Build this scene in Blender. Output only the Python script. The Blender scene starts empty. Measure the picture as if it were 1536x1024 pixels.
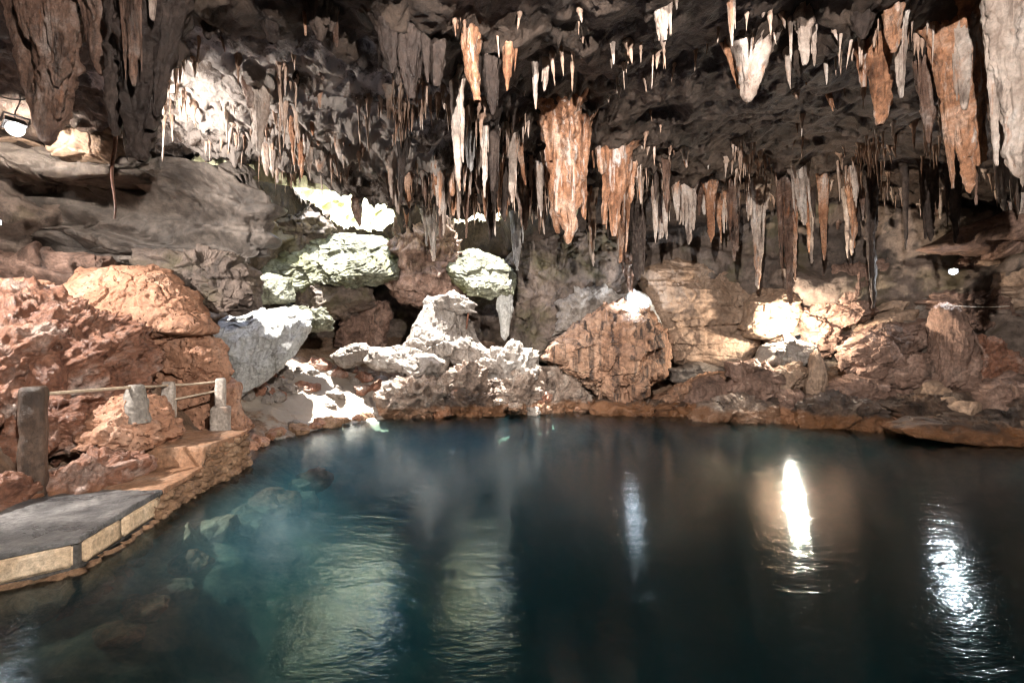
import bpy, bmesh, math, random
import numpy as np

rnd = random.Random(11)
F, CX, CY, H = 683.0, 768.0, 512.0, 1.7      # lens of the photograph and the height of the eye above the pool
PI = math.pi
scene = bpy.context.scene
col = scene.collection


def P(px, py, d):
    return np.array([(px - CX) / F * d, d, H - (py - CY) / F * d])


# ------------------------------------------------------------------ noise
_pr = np.random.RandomState(7)
_perm = _pr.permutation(4096)
_grad = _pr.normal(size=(4096, 3))
_grad /= np.linalg.norm(_grad, axis=1)[:, None]


def _hash(ix, iy, iz):
    return _perm[(_perm[(_perm[ix & 4095] + iy) & 4095] + iz) & 4095]


def perlin(p):
    p = np.asarray(p, float)
    i = np.floor(p).astype(np.int64)
    f = p - i
    u = f * f * f * (f * (f * 6 - 15) + 10)
    out = np.zeros(len(p))
    for dx in (0, 1):
        wx = u[:, 0] if dx else 1 - u[:, 0]
        for dy in (0, 1):
            wy = u[:, 1] if dy else 1 - u[:, 1]
            for dz in (0, 1):
                wz = u[:, 2] if dz else 1 - u[:, 2]
                g = _grad[_hash(i[:, 0] + dx, i[:, 1] + dy, i[:, 2] + dz)]
                dd = g[:, 0] * (f[:, 0] - dx) + g[:, 1] * (f[:, 1] - dy) + g[:, 2] * (f[:, 2] - dz)
                out += wx * wy * wz * dd
    return out * 1.5


def fbm(p, s=1.0, o=4, seed=0, gain=.5):
    p = np.asarray(p, float) * s + seed * 13.37
    a, t, out = 1.0, 0.0, 0.0
    for k in range(o):
        out = out + a * perlin(p)
        t += a
        p = p * 2.03 + 5.1
        a *= gain
    return out / t * 1.4


def ridged(p, s=1.0, o=4, seed=0, gain=.5):
    p = np.asarray(p, float) * s + seed * 7.77
    a, t, out = 1.0, 0.0, 0.0
    for k in range(o):
        out = out + a * (1 - 2 * np.abs(perlin(p)))
        t += a
        p = p * 2.1 + 3.3
        a *= gain
    return out / t


def worley(p, s=1.0, seed=0):
    p = np.asarray(p, float) * s + seed * 3.3
    i = np.floor(p).astype(np.int64)
    f1 = np.full(len(p), 9.0)
    f2 = np.full(len(p), 9.0)
    for dx in (-1, 0, 1):
        for dy in (-1, 0, 1):
            for dz in (-1, 0, 1):
                c = i + np.array([dx, dy, dz])
                h = _hash(c[:, 0], c[:, 1], c[:, 2])
                q = c + .5 + _grad[h] * .45
                d = np.sqrt(((q - p) ** 2).sum(1))
                f2 = np.minimum(f2, np.maximum(f1, d))
                f1 = np.minimum(f1, d)
    return f1, f2


def fracture(p, s=1.0, seed=0, step=.5, tilt=1.0, sharp=.06):
    """broken rock: every cell is a flat face of its own height and slope, with a cleft between"""
    p0 = np.asarray(p, float)
    p = p0 * s + seed * 3.3 + .22 * np.stack([perlin(p0 * s * 1.3 + 5), perlin(p0 * s * 1.3 + 15), perlin(p0 * s * 1.3 + 25)], -1)
    i = np.floor(p).astype(np.int64)
    f1 = np.full(len(p), 9.0)
    f2 = np.full(len(p), 9.0)
    val = np.zeros(len(p))
    for dx in (-1, 0, 1):
        for dy in (-1, 0, 1):
            for dz in (-1, 0, 1):
                c = i + np.array([dx, dy, dz])
                h = _hash(c[:, 0], c[:, 1], c[:, 2])
                q = c + .5 + _grad[h] * .45
                dv = p - q
                d = np.sqrt((dv ** 2).sum(1))
                g = _grad[(h * 7 + 13) & 4095]
                v = step * (h / 4096.0 - .5) + tilt * (g * dv).sum(1)
                m = d < f1
                f2 = np.where(m, f1, np.minimum(f2, d))
                val = np.where(m, v, val)
                f1 = np.where(m, d, f1)
    return val - .35 * sstep(sharp, 0, f2 - f1)


def sstep(a, b, x):
    t = np.clip((x - a) / (b - a), 0, 1)
    return t * t * (3 - 2 * t)


# ------------------------------------------------------------------ meshes and objects
def make_mesh(name, v, f, smooth=True):
    me = bpy.data.meshes.new(name)
    v = np.asarray(v, np.float32)
    me.vertices.add(len(v))
    me.vertices.foreach_set('co', v.ravel())
    if isinstance(f, np.ndarray):
        n, k = f.shape
        me.loops.add(n * k)
        me.loops.foreach_set('vertex_index', f.astype(np.int32).ravel())
        me.polygons.add(n)
        me.polygons.foreach_set('loop_start', np.arange(0, n * k, k, dtype=np.int32))
        me.polygons.foreach_set('use_smooth', np.full(n, smooth))
        me.update(calc_edges=True)
    else:
        me.clear_geometry()
        me.from_pydata([tuple(x) for x in v], [], f)
        me.polygons.foreach_set('use_smooth', np.full(len(f), smooth))
        me.update()
    me.validate()
    return me


def put(name, v, f, mat, origin=None, parent=None, smooth=True):
    v = np.asarray(v, float)
    if origin is None:
        origin = np.zeros(3)
    o = bpy.data.objects.new(name, make_mesh(name, v - origin, f, smooth))
    o.data.materials.append(mat)
    if parent is not None:
        o.parent = parent
        o.location = np.asarray(origin) - np.array(parent.location)
    else:
        o.location = origin
    col.objects.link(o)
    return o


def tag(o, label=None, cat=None, group=None, kind=None):
    if label: o['label'] = label
    if cat: o['category'] = cat
    if group: o['group'] = group
    if kind: o['kind'] = kind
    return o


def empty(name, loc, label, cat, group=None):
    o = bpy.data.objects.new(name, None)
    o.empty_display_size = .2
    o.location = loc
    col.objects.link(o)
    return tag(o, label, cat, group)


def grid_faces(nu, nv, wrap=False):
    a = np.arange(nu * nv).reshape(nu, nv)
    if wrap:
        a = np.vstack([a, a[:1]])
    return np.stack([a[:-1, :-1], a[1:, :-1], a[1:, 1:], a[:-1, 1:]], -1).reshape(-1, 4)


_ico = {}


def ico(n):
    if n not in _ico:
        bm = bmesh.new()
        bmesh.ops.create_icosphere(bm, subdivisions=n, radius=1)
        v = np.array([x.co[:] for x in bm.verts])
        f = np.array([[x.index for x in q.verts] for q in bm.faces])
        bm.free()
        _ico[n] = (v / np.linalg.norm(v, axis=1)[:, None], f)
    return _ico[n]


def tube(path, radii, n=10, cap=True):
    path = np.asarray(path, float)
    vs, fs = [], []
    up = np.array([0, 0, 1.0])
    m = len(path)
    for i in range(m):
        t = path[min(i + 1, m - 1)] - path[max(i - 1, 0)]
        t = t / (np.linalg.norm(t) + 1e-9)
        a = np.cross(t, up if abs(t[2]) < .9 else np.array([1.0, 0, 0]))
        a /= np.linalg.norm(a)
        b = np.cross(a, t)
        r = radii[i] if hasattr(radii, '__len__') else radii
        for k in range(n):
            th = 2 * PI * k / n
            vs.append(path[i] + r * (math.cos(th) * a + math.sin(th) * b))
    for i in range(m - 1):
        for k in range(n):
            fs.append([i * n + k, i * n + (k + 1) % n, (i + 1) * n + (k + 1) % n, (i + 1) * n + k])
    if cap:
        fs.append([k for k in range(n)][::-1])
        fs.append([(m - 1) * n + k for k in range(n)])
    return vs, fs


def prism(poly, z0, z1, bev=0.0, nseg=1):
    """a column on a plan polygon with chamfered top and bottom edges"""
    poly = np.asarray(poly, float)
    c = poly.mean(0)
    rings = [(z0, 1.0)]
    if bev:
        s = 1 - bev / max(np.abs(poly - c).max(), 1e-6)
        rings = [(z0, s), (z0 + bev, 1), (z1 - bev, 1), (z1, s)]
    else:
        rings = [(z0, 1), (z1, 1)]
    vs, fs = [], []
    n = len(poly)
    for z, s in rings:
        for q in poly:
            vs.append([c[0] + (q[0] - c[0]) * s, c[1] + (q[1] - c[1]) * s, z])
    for i in range(len(rings) - 1):
        for k in range(n):
            fs.append([i * n + k, i * n + (k + 1) % n, (i + 1) * n + (k + 1) % n, (i + 1) * n + k])
    fs.append(list(range(n))[::-1])
    fs.append([(len(rings) - 1) * n + k for k in range(n)])
    return vs, fs


def join(parts):
    vs, fs = [], []
    for v, f in parts:
        o = len(vs)
        vs += [list(x) for x in v]
        fs += [[i + o for i in q] for q in f]
    return vs, fs


# ------------------------------------------------------------------ materials
def new_mat(name):
    m = bpy.data.materials.new(name)
    m.use_nodes = True
    nt = m.node_tree
    for n in list(nt.nodes):
        nt.nodes.remove(n)
    out = nt.nodes.new('ShaderNodeOutputMaterial')
    return m, nt, out


def ramp(nt, fac, stops):
    r = nt.nodes.new('ShaderNodeValToRGB')
    e = r.color_ramp.elements
    while len(e) < len(stops):
        e.new(.5)
    for x, (p, c) in zip(e, stops):
        x.position = p
        x.color = (c[0], c[1], c[2], 1) if hasattr(c, '__len__') else (c, c, c, 1)
    nt.links.new(fac, r.inputs[0])
    return r.outputs[0]


def noise(nt, vec, scale, detail=6, rough=.6, dist=0.0):
    n = nt.nodes.new('ShaderNodeTexNoise')
    n.inputs['Scale'].default_value = scale
    n.inputs['Detail'].default_value = detail
    n.inputs['Roughness'].default_value = rough
    n.inputs['Distortion'].default_value = dist
    nt.links.new(vec, n.inputs['Vector'])
    return n.outputs['Fac']


def mapping(nt, vec, scale=(1, 1, 1), loc=(0, 0, 0), rot=(0, 0, 0)):
    m = nt.nodes.new('ShaderNodeMapping')
    m.inputs['Scale'].default_value = scale
    m.inputs['Location'].default_value = loc
    m.inputs['Rotation'].default_value = rot
    nt.links.new(vec, m.inputs['Vector'])
    return m.outputs[0]


def mixc(nt, fac, a, b, mode='MIX'):
    m = nt.nodes.new('ShaderNodeMix')
    m.data_type = 'RGBA'
    m.blend_type = mode
    for s, v in ((0, fac), (6, a), (7, b)):
        if isinstance(v, (int, float)):
            m.inputs[s].default_value = v
        elif isinstance(v, tuple):
            m.inputs[s].default_value = (*v, 1)
        else:
            nt.links.new(v, m.inputs[s])
    return m.outputs[2]


def math_n(nt, op, a, b=None):
    m = nt.nodes.new('ShaderNodeMath')
    m.operation = op
    for s, v in ((0, a), (1, b)):
        if v is None: continue
        if isinstance(v, (int, float)):
            m.inputs[s].default_value = v
        else:
            nt.links.new(v, m.inputs[s])
    return m.outputs[0]


def rock_mat(name, cols, scale=1.6, stain=(.03, .022, .018), stain_amt=.7, streak=(1.6, 1.6, .35), stain_lo=.52, dep_w=.13,
             pits=0.0, pit_scale=14, rough=.55, bump=.5, bump_scale=9, spec=.35, band=False, moss=None, vary=True,
             deposit=None, deposit_lo=.6, fine=(.3, 1.45), crust=None, tide=None):
    m, nt, out = new_mat(name)
    geo = nt.nodes.new('ShaderNodeNewGeometry')
    pos = geo.outputs['Position']
    if vary:
        oi = nt.nodes.new('ShaderNodeObjectInfo')
        va = nt.nodes.new('ShaderNodeVectorMath')
        va.operation = 'MULTIPLY_ADD'
        va.inputs[1].default_value = (17, 23, 31)
        nt.links.new(oi.outputs['Random'], va.inputs[0])
        nt.links.new(pos, va.inputs[2])
        pos = va.outputs[0]
    v1 = mapping(nt, pos, (1, 1, 2.2) if band else (1, 1, .75))
    n1 = noise(nt, v1, scale, 9, .66, .4)
    k = len(cols)
    base = ramp(nt, n1, [(.30 + .42 * i / max(k - 1, 1), c) for i, c in enumerate(cols)])
    nf = noise(nt, pos, scale * 9, 5, .7)
    base = mixc(nt, .75, base, ramp(nt, nf, [(.3, fine[0]), (.72, fine[1])]), 'MULTIPLY')
    vs = mapping(nt, pos, streak)
    n2 = noise(nt, vs, 2.2, 8, .68, .6)
    base = mixc(nt, ramp(nt, n2, [(stain_lo, 0.0), (stain_lo + .14, stain_amt)]), base, stain)
    if deposit:
        n4 = noise(nt, mapping(nt, pos, streak, (4.4, 7.7, 1.3)), 1.7, 8, .66, .5)
        base = mixc(nt, ramp(nt, n4, [(deposit_lo, 0.0), (deposit_lo + dep_w, .9)]), base, deposit)
    if crust:                                       # light painted into the colour as a paler patch
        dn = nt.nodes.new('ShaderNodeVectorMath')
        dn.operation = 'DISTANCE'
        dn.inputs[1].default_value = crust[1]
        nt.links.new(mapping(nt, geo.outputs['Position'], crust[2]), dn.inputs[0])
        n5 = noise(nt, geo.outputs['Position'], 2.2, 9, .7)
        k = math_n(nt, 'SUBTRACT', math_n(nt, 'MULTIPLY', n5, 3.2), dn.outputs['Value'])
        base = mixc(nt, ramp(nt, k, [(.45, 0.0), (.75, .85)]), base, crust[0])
    if moss:
        n3 = noise(nt, pos, 1.1, 6, .6)
        base = mixc(nt, ramp(nt, n3, [(.5, 0.0), (.66, .75)]), base, moss)
    if tide:                                        # rusty mineral band that the pool leaves on the rock
        sx = nt.nodes.new('ShaderNodeSeparateXYZ')
        nt.links.new(geo.outputs['Position'], sx.inputs[0])
        nz = noise(nt, mapping(nt, geo.outputs['Position'], (1, 1, .4)), 3.0, 7, .65)
        lvl = math_n(nt, 'ADD', math_n(nt, 'MULTIPLY', nz, -.44), sx.outputs[2])
        base = mixc(nt, ramp(nt, lvl, [(0.0, .6), (.03, .4), (.08, 0.0)]), base, tide)
    b = nt.nodes.new('ShaderNodeBump')
    b.inputs['Strength'].default_value = min(bump, 1)
    b.inputs['Distance'].default_value = .13
    nb = noise(nt, mapping(nt, pos, (1, 1, 1.5 if band else .8)), bump_scale, 11, .74, .3)
    nt.links.new(nb, b.inputs['Height'])
    last = b.outputs[0]
    b3 = nt.nodes.new('ShaderNodeBump')
    b3.inputs['Strength'].default_value = min(bump, 1)
    b3.inputs['Distance'].default_value = .02
    nt.links.new(noise(nt, pos, bump_scale * 5, 6, .75), b3.inputs['Height'])
    nt.links.new(last, b3.inputs['Normal'])
    last = b3.outputs[0]
    if pits:
        wv = nt.nodes.new('ShaderNodeTexVoronoi')
        wv.inputs['Scale'].default_value = pit_scale
        wv.inputs['Randomness'].default_value = 1
        nt.links.new(pos, wv.inputs['Vector'])
        nm = noise(nt, pos, 2.5, 3, .5)
        thr = math_n(nt, 'MULTIPLY', nm, .55)
        h = nt.nodes.new('ShaderNodeMapRange')
        nt.links.new(wv.outputs['Distance'], h.inputs[0])
        h.inputs[1].default_value = .05
        nt.links.new(thr, h.inputs[2])
        b2 = nt.nodes.new('ShaderNodeBump')
        b2.inputs['Strength'].default_value = pits
        b2.inputs['Distance'].default_value = .06
        nt.links.new(h.outputs[0], b2.inputs['Height'])
        nt.links.new(last, b2.inputs['Normal'])
        last = b2.outputs[0]
    bs = nt.nodes.new('ShaderNodeBsdfPrincipled')
    nt.links.new(base, bs.inputs['Base Color'])
    nt.links.new(ramp(nt, n2, [(.35, rough + .15), (.7, max(rough - .2, .1))]), bs.inputs['Roughness'])
    bs.inputs['Specular IOR Level'].default_value = spec
    nt.links.new(last, bs.inputs['Normal'])
    nt.links.new(bs.outputs[0], out.inputs[0])
    return m


M = {}
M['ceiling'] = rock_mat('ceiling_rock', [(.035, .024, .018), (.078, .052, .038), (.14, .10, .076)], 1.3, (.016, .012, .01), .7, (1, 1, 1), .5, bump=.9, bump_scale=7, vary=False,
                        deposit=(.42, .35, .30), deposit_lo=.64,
                        crust=((.46, .40, .36), (-3.3 * .42, 7.3 * .62, 0), (.42, .62, 0)))  # paler ceiling colour standing in for lamplight on this patch
M['wall'] = rock_mat('wall_rock', [(.06, .048, .042), (.18, .135, .11), (.34, .26, .21)], .8, (.03, .026, .024), .8, (1.1, 1.1, .5), .54, bump=.8, bump_scale=5, vary=False,
                     moss=(.10, .085, .04))
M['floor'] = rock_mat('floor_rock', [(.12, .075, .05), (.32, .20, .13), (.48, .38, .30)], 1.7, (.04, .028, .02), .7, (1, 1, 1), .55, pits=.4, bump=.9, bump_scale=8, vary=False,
                      crust=((.44, .38, .32), (-3.9 * .5, 9.8 * .6, 0), (.5, .6, 0)))  # shore floor painted paler here, standing in for sunlight
M['bed'] = rock_mat('pool_bed_rock', [(.16, .14, .09), (.34, .31, .22), (.46, .44, .36)], 1.1, (.06, .05, .03), .7, (1, 1, 1), .52, bump=.8, bump_scale=6, vary=False)
M['grey'] = rock_mat('grey_rock', [(.055, .046, .04), (.125, .103, .088), (.22, .18, .15)], .9, (.035, .03, .028), .7, (.5, .5, 1.6), .52, bump=.55, bump_scale=4, band=True)
M['brown'] = rock_mat('brown_pitted_rock', [(.19, .095, .058), (.42, .22, .135), (.56, .36, .26)], 1.4, (.06, .035, .025), .75, (1.3, 1.3, .5), .58, pits=.8, pit_scale=13, bump=.5, bump_scale=8)
M['bank'] = rock_mat('ragged_bank_rock', [(.14, .052, .03), (.39, .18, .11), (.70, .56, .49)], 2.6, (.04, .022, .016), .85, (2, 2, .8), .56, pits=.5, pit_scale=10, bump=1, bump_scale=8, spec=.6, rough=.42, tide=(.30, .125, .045))
M['tan'] = rock_mat('tan_rock', [(.17, .11, .075), (.30, .205, .145), (.42, .31, .23)], 1.2, (.10, .065, .045), .6, (1.2, 1.2, .4), .57, pits=.25, bump=.45, bump_scale=8)
M['slab'] = rock_mat('slab_rock', [(.08, .05, .04), (.26, .16, .12), (.50, .345, .275)], 1.5, (.035, .026, .022), .8, (1.6, 1.6, .4), .53, bump=.7, bump_scale=6, tide=(.30, .125, .045))
M['boulder'] = rock_mat('streaked_boulder', [(.20, .10, .06), (.38, .22, .14), (.54, .38, .28)], 1.3, (.03, .02, .017), .95, (2.2, 2.2, .10), .47, bump=.55, bump_scale=7)
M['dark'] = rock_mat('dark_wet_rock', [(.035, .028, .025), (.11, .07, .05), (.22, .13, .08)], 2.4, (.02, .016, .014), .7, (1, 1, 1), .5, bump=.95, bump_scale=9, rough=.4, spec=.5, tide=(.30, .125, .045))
M['pale'] = rock_mat('pale_flowstone', [(.15, .115, .09), (.32, .275, .24), (.50, .46, .42)], 2.0, (.05, .033, .024), .9, (2.4, 2.4, .6), .54, pits=.45, bump=.8, bump_scale=9, fine=(.6, 1.25))
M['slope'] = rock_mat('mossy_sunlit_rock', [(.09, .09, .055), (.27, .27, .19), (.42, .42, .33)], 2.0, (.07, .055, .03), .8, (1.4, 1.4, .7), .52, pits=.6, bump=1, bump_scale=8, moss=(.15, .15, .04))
M['reef'] = rock_mat('reef_rock', [(.12, .08, .06), (.36, .26, .20), (.64, .55, .47)], 2.8, (.04, .026, .02), .9, (1.6, 1.6, .8), .52, pits=.5, bump=1, bump_scale=9, spec=.5, rough=.42, tide=(.30, .125, .045))
M['flow'] = rock_mat('white_flowstone', [(.38, .36, .33), (.62, .61, .58), (.76, .75, .73)], 2.0, (.10, .085, .055), .8, (3, 3, .35), .56, pits=.35, bump=.9, bump_scale=9, fine=(.5, 1.3))
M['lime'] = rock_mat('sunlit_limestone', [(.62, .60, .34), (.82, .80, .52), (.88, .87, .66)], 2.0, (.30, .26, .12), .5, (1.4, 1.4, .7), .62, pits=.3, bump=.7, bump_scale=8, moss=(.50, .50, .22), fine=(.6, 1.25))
ST = {}
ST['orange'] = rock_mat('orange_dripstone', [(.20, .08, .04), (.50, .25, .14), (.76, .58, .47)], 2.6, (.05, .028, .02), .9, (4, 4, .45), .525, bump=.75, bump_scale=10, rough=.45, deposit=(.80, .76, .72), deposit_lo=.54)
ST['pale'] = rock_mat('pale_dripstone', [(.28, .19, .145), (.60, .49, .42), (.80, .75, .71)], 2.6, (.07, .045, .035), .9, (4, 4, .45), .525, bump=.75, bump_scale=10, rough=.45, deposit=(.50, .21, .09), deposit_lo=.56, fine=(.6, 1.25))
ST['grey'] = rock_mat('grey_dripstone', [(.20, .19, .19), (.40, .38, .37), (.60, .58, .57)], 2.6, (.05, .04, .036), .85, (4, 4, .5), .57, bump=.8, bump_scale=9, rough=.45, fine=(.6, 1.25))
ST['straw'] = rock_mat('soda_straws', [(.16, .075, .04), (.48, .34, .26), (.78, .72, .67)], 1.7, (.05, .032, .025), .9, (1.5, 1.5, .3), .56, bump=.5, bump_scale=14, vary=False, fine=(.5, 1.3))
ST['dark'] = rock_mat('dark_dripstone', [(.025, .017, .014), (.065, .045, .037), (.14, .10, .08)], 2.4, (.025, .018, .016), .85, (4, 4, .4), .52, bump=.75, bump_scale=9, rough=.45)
ST['brown'] = rock_mat('brown_dripstone', [(.085, .04, .026), (.26, .15, .105), (.56, .46, .41)], 3.2, (.03, .02, .016), .92, (4, 4, .6), .50, bump=1, bump_scale=12, rough=.42, spec=.5, deposit=(.45, .19, .09), deposit_lo=.60)
M['concrete'] = rock_mat('weathered_concrete', [(.16, .14, .12), (.26, .23, .20), (.36, .33, .30)], 3, (.07, .055, .045), .5, (2, 2, .8), .55, bump=.35, bump_scale=14)
M['path'] = rock_mat('wet_path_concrete', [(.11, .11, .115), (.24, .23, .225), (.46, .43, .41)], 2.6, (.06, .06, .064), .7, (.8, .8, .8), .5, bump=.8, bump_scale=14, rough=.38, spec=.5)
M['step'] = rock_mat('stained_step_concrete', [(.26, .13, .07), (.48, .26, .15), (.60, .42, .30)], 2.2, (.12, .08, .06), .6, (1, 1, 1), .56, bump=.7, bump_scale=14, rough=.45)
M['block'] = rock_mat('concrete_block', [(.38, .27, .17), (.55, .40, .26), (.64, .51, .37)], 3, (.22, .15, .10), .5, (1, 1, 1), .6, bump=.25, bump_scale=30)
M['mortar'] = rock_mat('mortar', [(.06, .055, .05), (.12, .11, .10), (.2, .18, .16)], 4, bump=.6, bump_scale=16)
M['rubble'] = rock_mat('rubble_facing', [(.13, .07, .04), (.36, .21, .12), (.50, .34, .22)], 3.2, (.05, .035, .025), .7, (1, 1, 1), .57, pits=.4, bump=.7, bump_scale=12)
M['post'] = rock_mat('dark_post', [(.045, .028, .02), (.095, .06, .042), (.17, .115, .085)], 2, (.03, .024, .02), .6, (5, 5, .5), .5, bump=.4, bump_scale=11, rough=.5)
M['postpale'] = rock_mat('pale_post', [(.30, .25, .21), (.48, .41, .35), (.62, .57, .52)], 3, (.22, .11, .06), .7, (2, 2, .7), .56, bump=.4, bump_scale=14)


def plain(name, c, rough=.5, metal=0.0):
    m, nt, out = new_mat(name)
    bs = nt.nodes.new('ShaderNodeBsdfPrincipled')
    geo = nt.nodes.new('ShaderNodeNewGeometry')
    n = noise(nt, geo.outputs['Position'], 30, 5, .6)
    nt.links.new(ramp(nt, n, [(.3, tuple(x * .6 for x in c)), (.7, tuple(min(x * 1.25, 1) for x in c))]), bs.inputs['Base Color'])
    bs.inputs['Roughness'].default_value = rough
    bs.inputs['Metallic'].default_value = metal
    nt.links.new(bs.outputs[0], out.inputs[0])
    return m


def glow(name, c, s):
    m, nt, out = new_mat(name)
    e = nt.nodes.new('ShaderNodeEmission')
    e.inputs[0].default_value = (*c, 1)
    e.inputs[1].default_value = s
    nt.links.new(e.outputs[0], out.inputs[0])
    return m


M['rail'] = plain('rail_pipe', (.42, .33, .24), .45)
M['housing'] = plain('lamp_housing', (.06, .06, .065), .4, .6)
M['cable'] = plain('black_cable', (.03, .028, .026), .6)
M['rope'] = plain('pale_rope', (.62, .56, .48), .8)
M['root'] = rock_mat('root_bark', [(.10, .04, .025), (.24, .10, .06), (.36, .18, .11)], 6, bump=.7, bump_scale=25)


# water: Fresnel mirror over a clear teal volume
def water_mat():
    m, nt, out = new_mat('pool_water')
    geo = nt.nodes.new('ShaderNodeNewGeometry')
    v = mapping(nt, geo.outputs['Position'], (2.4, 5.2, 1), rot=(0, 0, .12))
    n1 = noise(nt, v, 1.0, 5, .55, .8)
    v2 = mapping(nt, geo.outputs['Position'], (15.0, 30.0, 1), rot=(0, 0, -.1))
    n2 = noise(nt, v2, 1.0, 3, .55, .4)
    h = math_n(nt, 'ADD', n1, math_n(nt, 'MULTIPLY', n2, .34))
    b = nt.nodes.new('ShaderNodeBump')
    b.inputs['Strength'].default_value = .5
    b.inputs['Distance'].default_value = .012
    nt.links.new(h, b.inputs['Height'])
    fr = nt.nodes.new('ShaderNodeFresnel')
    fr.inputs['IOR'].default_value = 1.33
    tr = nt.nodes.new('ShaderNodeBsdfTransparent')
    tr.inputs[0].default_value = (.92, .97, .97, 1)
    gl = nt.nodes.new('ShaderNodeBsdfGlossy')
    gl.inputs['Color'].default_value = (.85, .95, 1, 1)
    gl.inputs['Roughness'].default_value = .09
    nt.links.new(b.outputs[0], gl.inputs['Normal'])
    mx = nt.nodes.new('ShaderNodeMixShader')
    nt.links.new(fr.outputs[0], mx.inputs[0])
    nt.links.new(tr.outputs[0], mx.inputs[1])
    nt.links.new(gl.outputs[0], mx.inputs[2])
    nt.links.new(mx.outputs[0], out.inputs['Surface'])
    va = nt.nodes.new('ShaderNodeVolumeAbsorption')
    va.inputs['Color'].default_value = (.03, .72, .82, 1)
    va.inputs['Density'].default_value = .7
    vs = nt.nodes.new('ShaderNodeVolumeScatter')
    vs.inputs['Color'].default_value = (.25, .72, .9, 1)
    vs.inputs['Density'].default_value = .38
    ad = nt.nodes.new('ShaderNodeAddShader')
    nt.links.new(va.outputs[0], ad.inputs[0])
    nt.links.new(vs.outputs[0], ad.inputs[1])
    nt.links.new(ad.outputs[0], out.inputs['Volume'])
    return m


M['water'] = water_mat()

# ------------------------------------------------------------------ the cave: plan curves
SHORE = np.array([(-3.66, 3.0), (-3.40, 3.42), (-3.42, 4.1), (-3.62, 5.0), (-3.64, 6.2), (-3.95, 7.0), (-4.05, 7.9), (-3.75, 8.9), (-2.83, 10.0),
                  (-1.9, 10.45), (-1.05, 10.55), (.52, 11.06), (2.2, 11.3), (3.3, 10.9), (4.25, 10.4), (5.9, 9.35), (7.0, 8.9), (7.5, 8.2), (8.3, 7.5),
                  (9.6, 5.5), (10, 1), (6, -4), (0, -5), (-3.2, -3), (-3.9, 0)])


def poly_dist(x, y, poly):
    """signed distance to the polygon, positive outside"""
    best = np.full(x.shape, 1e9)
    inside = np.zeros(x.shape, bool)
    n = len(poly)
    for i in range(n):
        a, b = poly[i], poly[(i + 1) % n]
        d = b - a
        t = np.clip(((x - a[0]) * d[0] + (y - a[1]) * d[1]) / (d @ d), 0, 1)
        best = np.minimum(best, np.hypot(x - a[0] - t * d[0], y - a[1] - t * d[1]))
        c = (a[1] > y) != (b[1] > y)
        with np.errstate(divide='ignore', invalid='ignore'):
            xi = (b[0] - a[0]) * (y - a[1]) / (b[1] - a[1]) + a[0]
        inside ^= c & (x < xi)
    return np.where(inside, -best, best)


def blob(x, y, cx, cy, rx, ry):
    return np.exp(-(((x - cx) / rx) ** 2 + ((y - cy) / ry) ** 2))


def floor_z(x, y, fine=True):
    x = np.atleast_1d(np.asarray(x, float)); y = np.atleast_1d(np.asarray(y, float))
    p = np.stack([x, y, np.zeros_like(x)], -1)
    d = poly_dist(x, y, SHORE) + .12 * fbm(p, 1.6, 3, 3)
    out = np.where(d > 0, .06 + .42 * d, 0)
    lowrim = sstep(0, 1.2, d)
    out = out * (.35 + .65 * lowrim)
    out = np.minimum(out, 1.6 + .1 * d)
    # left bank stands higher, path shelf stays low
    bank = sstep(-4.4, -5.6, x) * sstep(7.6, 6.4, y)
    out = np.where(d > 0, out + bank * .55, out)
    out = np.where(d > 0, out - 1.3 * blob(x, y, -4.95, 5.0, .55, .45), out)
    shelf = sstep(-5.0, -4.4, x) * sstep(7.0, 6.2, y)
    out = np.where(d > 0, out * (1 - shelf) + np.minimum(out, .12) * shelf, out)
    deep = -.08 - .55 * np.minimum(-d, 1.2) - .75 * np.clip(-d - 1.2, 0, 3.6)
    out = np.where(d <= 0, deep, out)
    if fine:
        amp = np.where(d > 0, sstep(0, .5, d), .35 + .65 * sstep(0, 1.2, -d)) * (1 - .85 * shelf * (d > 0))
        out = out + amp * (.16 * ridged(p, 1.1, 5, 5) + .07 * fbm(p, 4.5, 4, 2) - .04)
        out = out + amp * np.where(d < 0, .45 * fbm(p, .55, 3, 9), 0)
    return out


# roof openings: daylight falls through two shafts behind a low lip of the ceiling
HOLE = np.array([(-5.4, 8.60), (-4.6, 8.70), (-4.0, 9.15), (-3.2, 9.35), (-2.3, 9.85), (-1.3, 10.05), (-.4, 10.15), (.6, 10.5), (1.3, 11.0), (1.0, 11.7), (.1, 12.0), (-.2, 13.1), (-1.0, 13.3),
                 (-1.8, 13.1), (-2.2, 12.0), (-2.6, 11.5), (-3.0, 12.0), (-3.1, 13.1), (-4.2, 13.4), (-5.0, 13.0), (-5.7, 12.0), (-6.6, 10.6), (-6.4, 9.2)])


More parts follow.
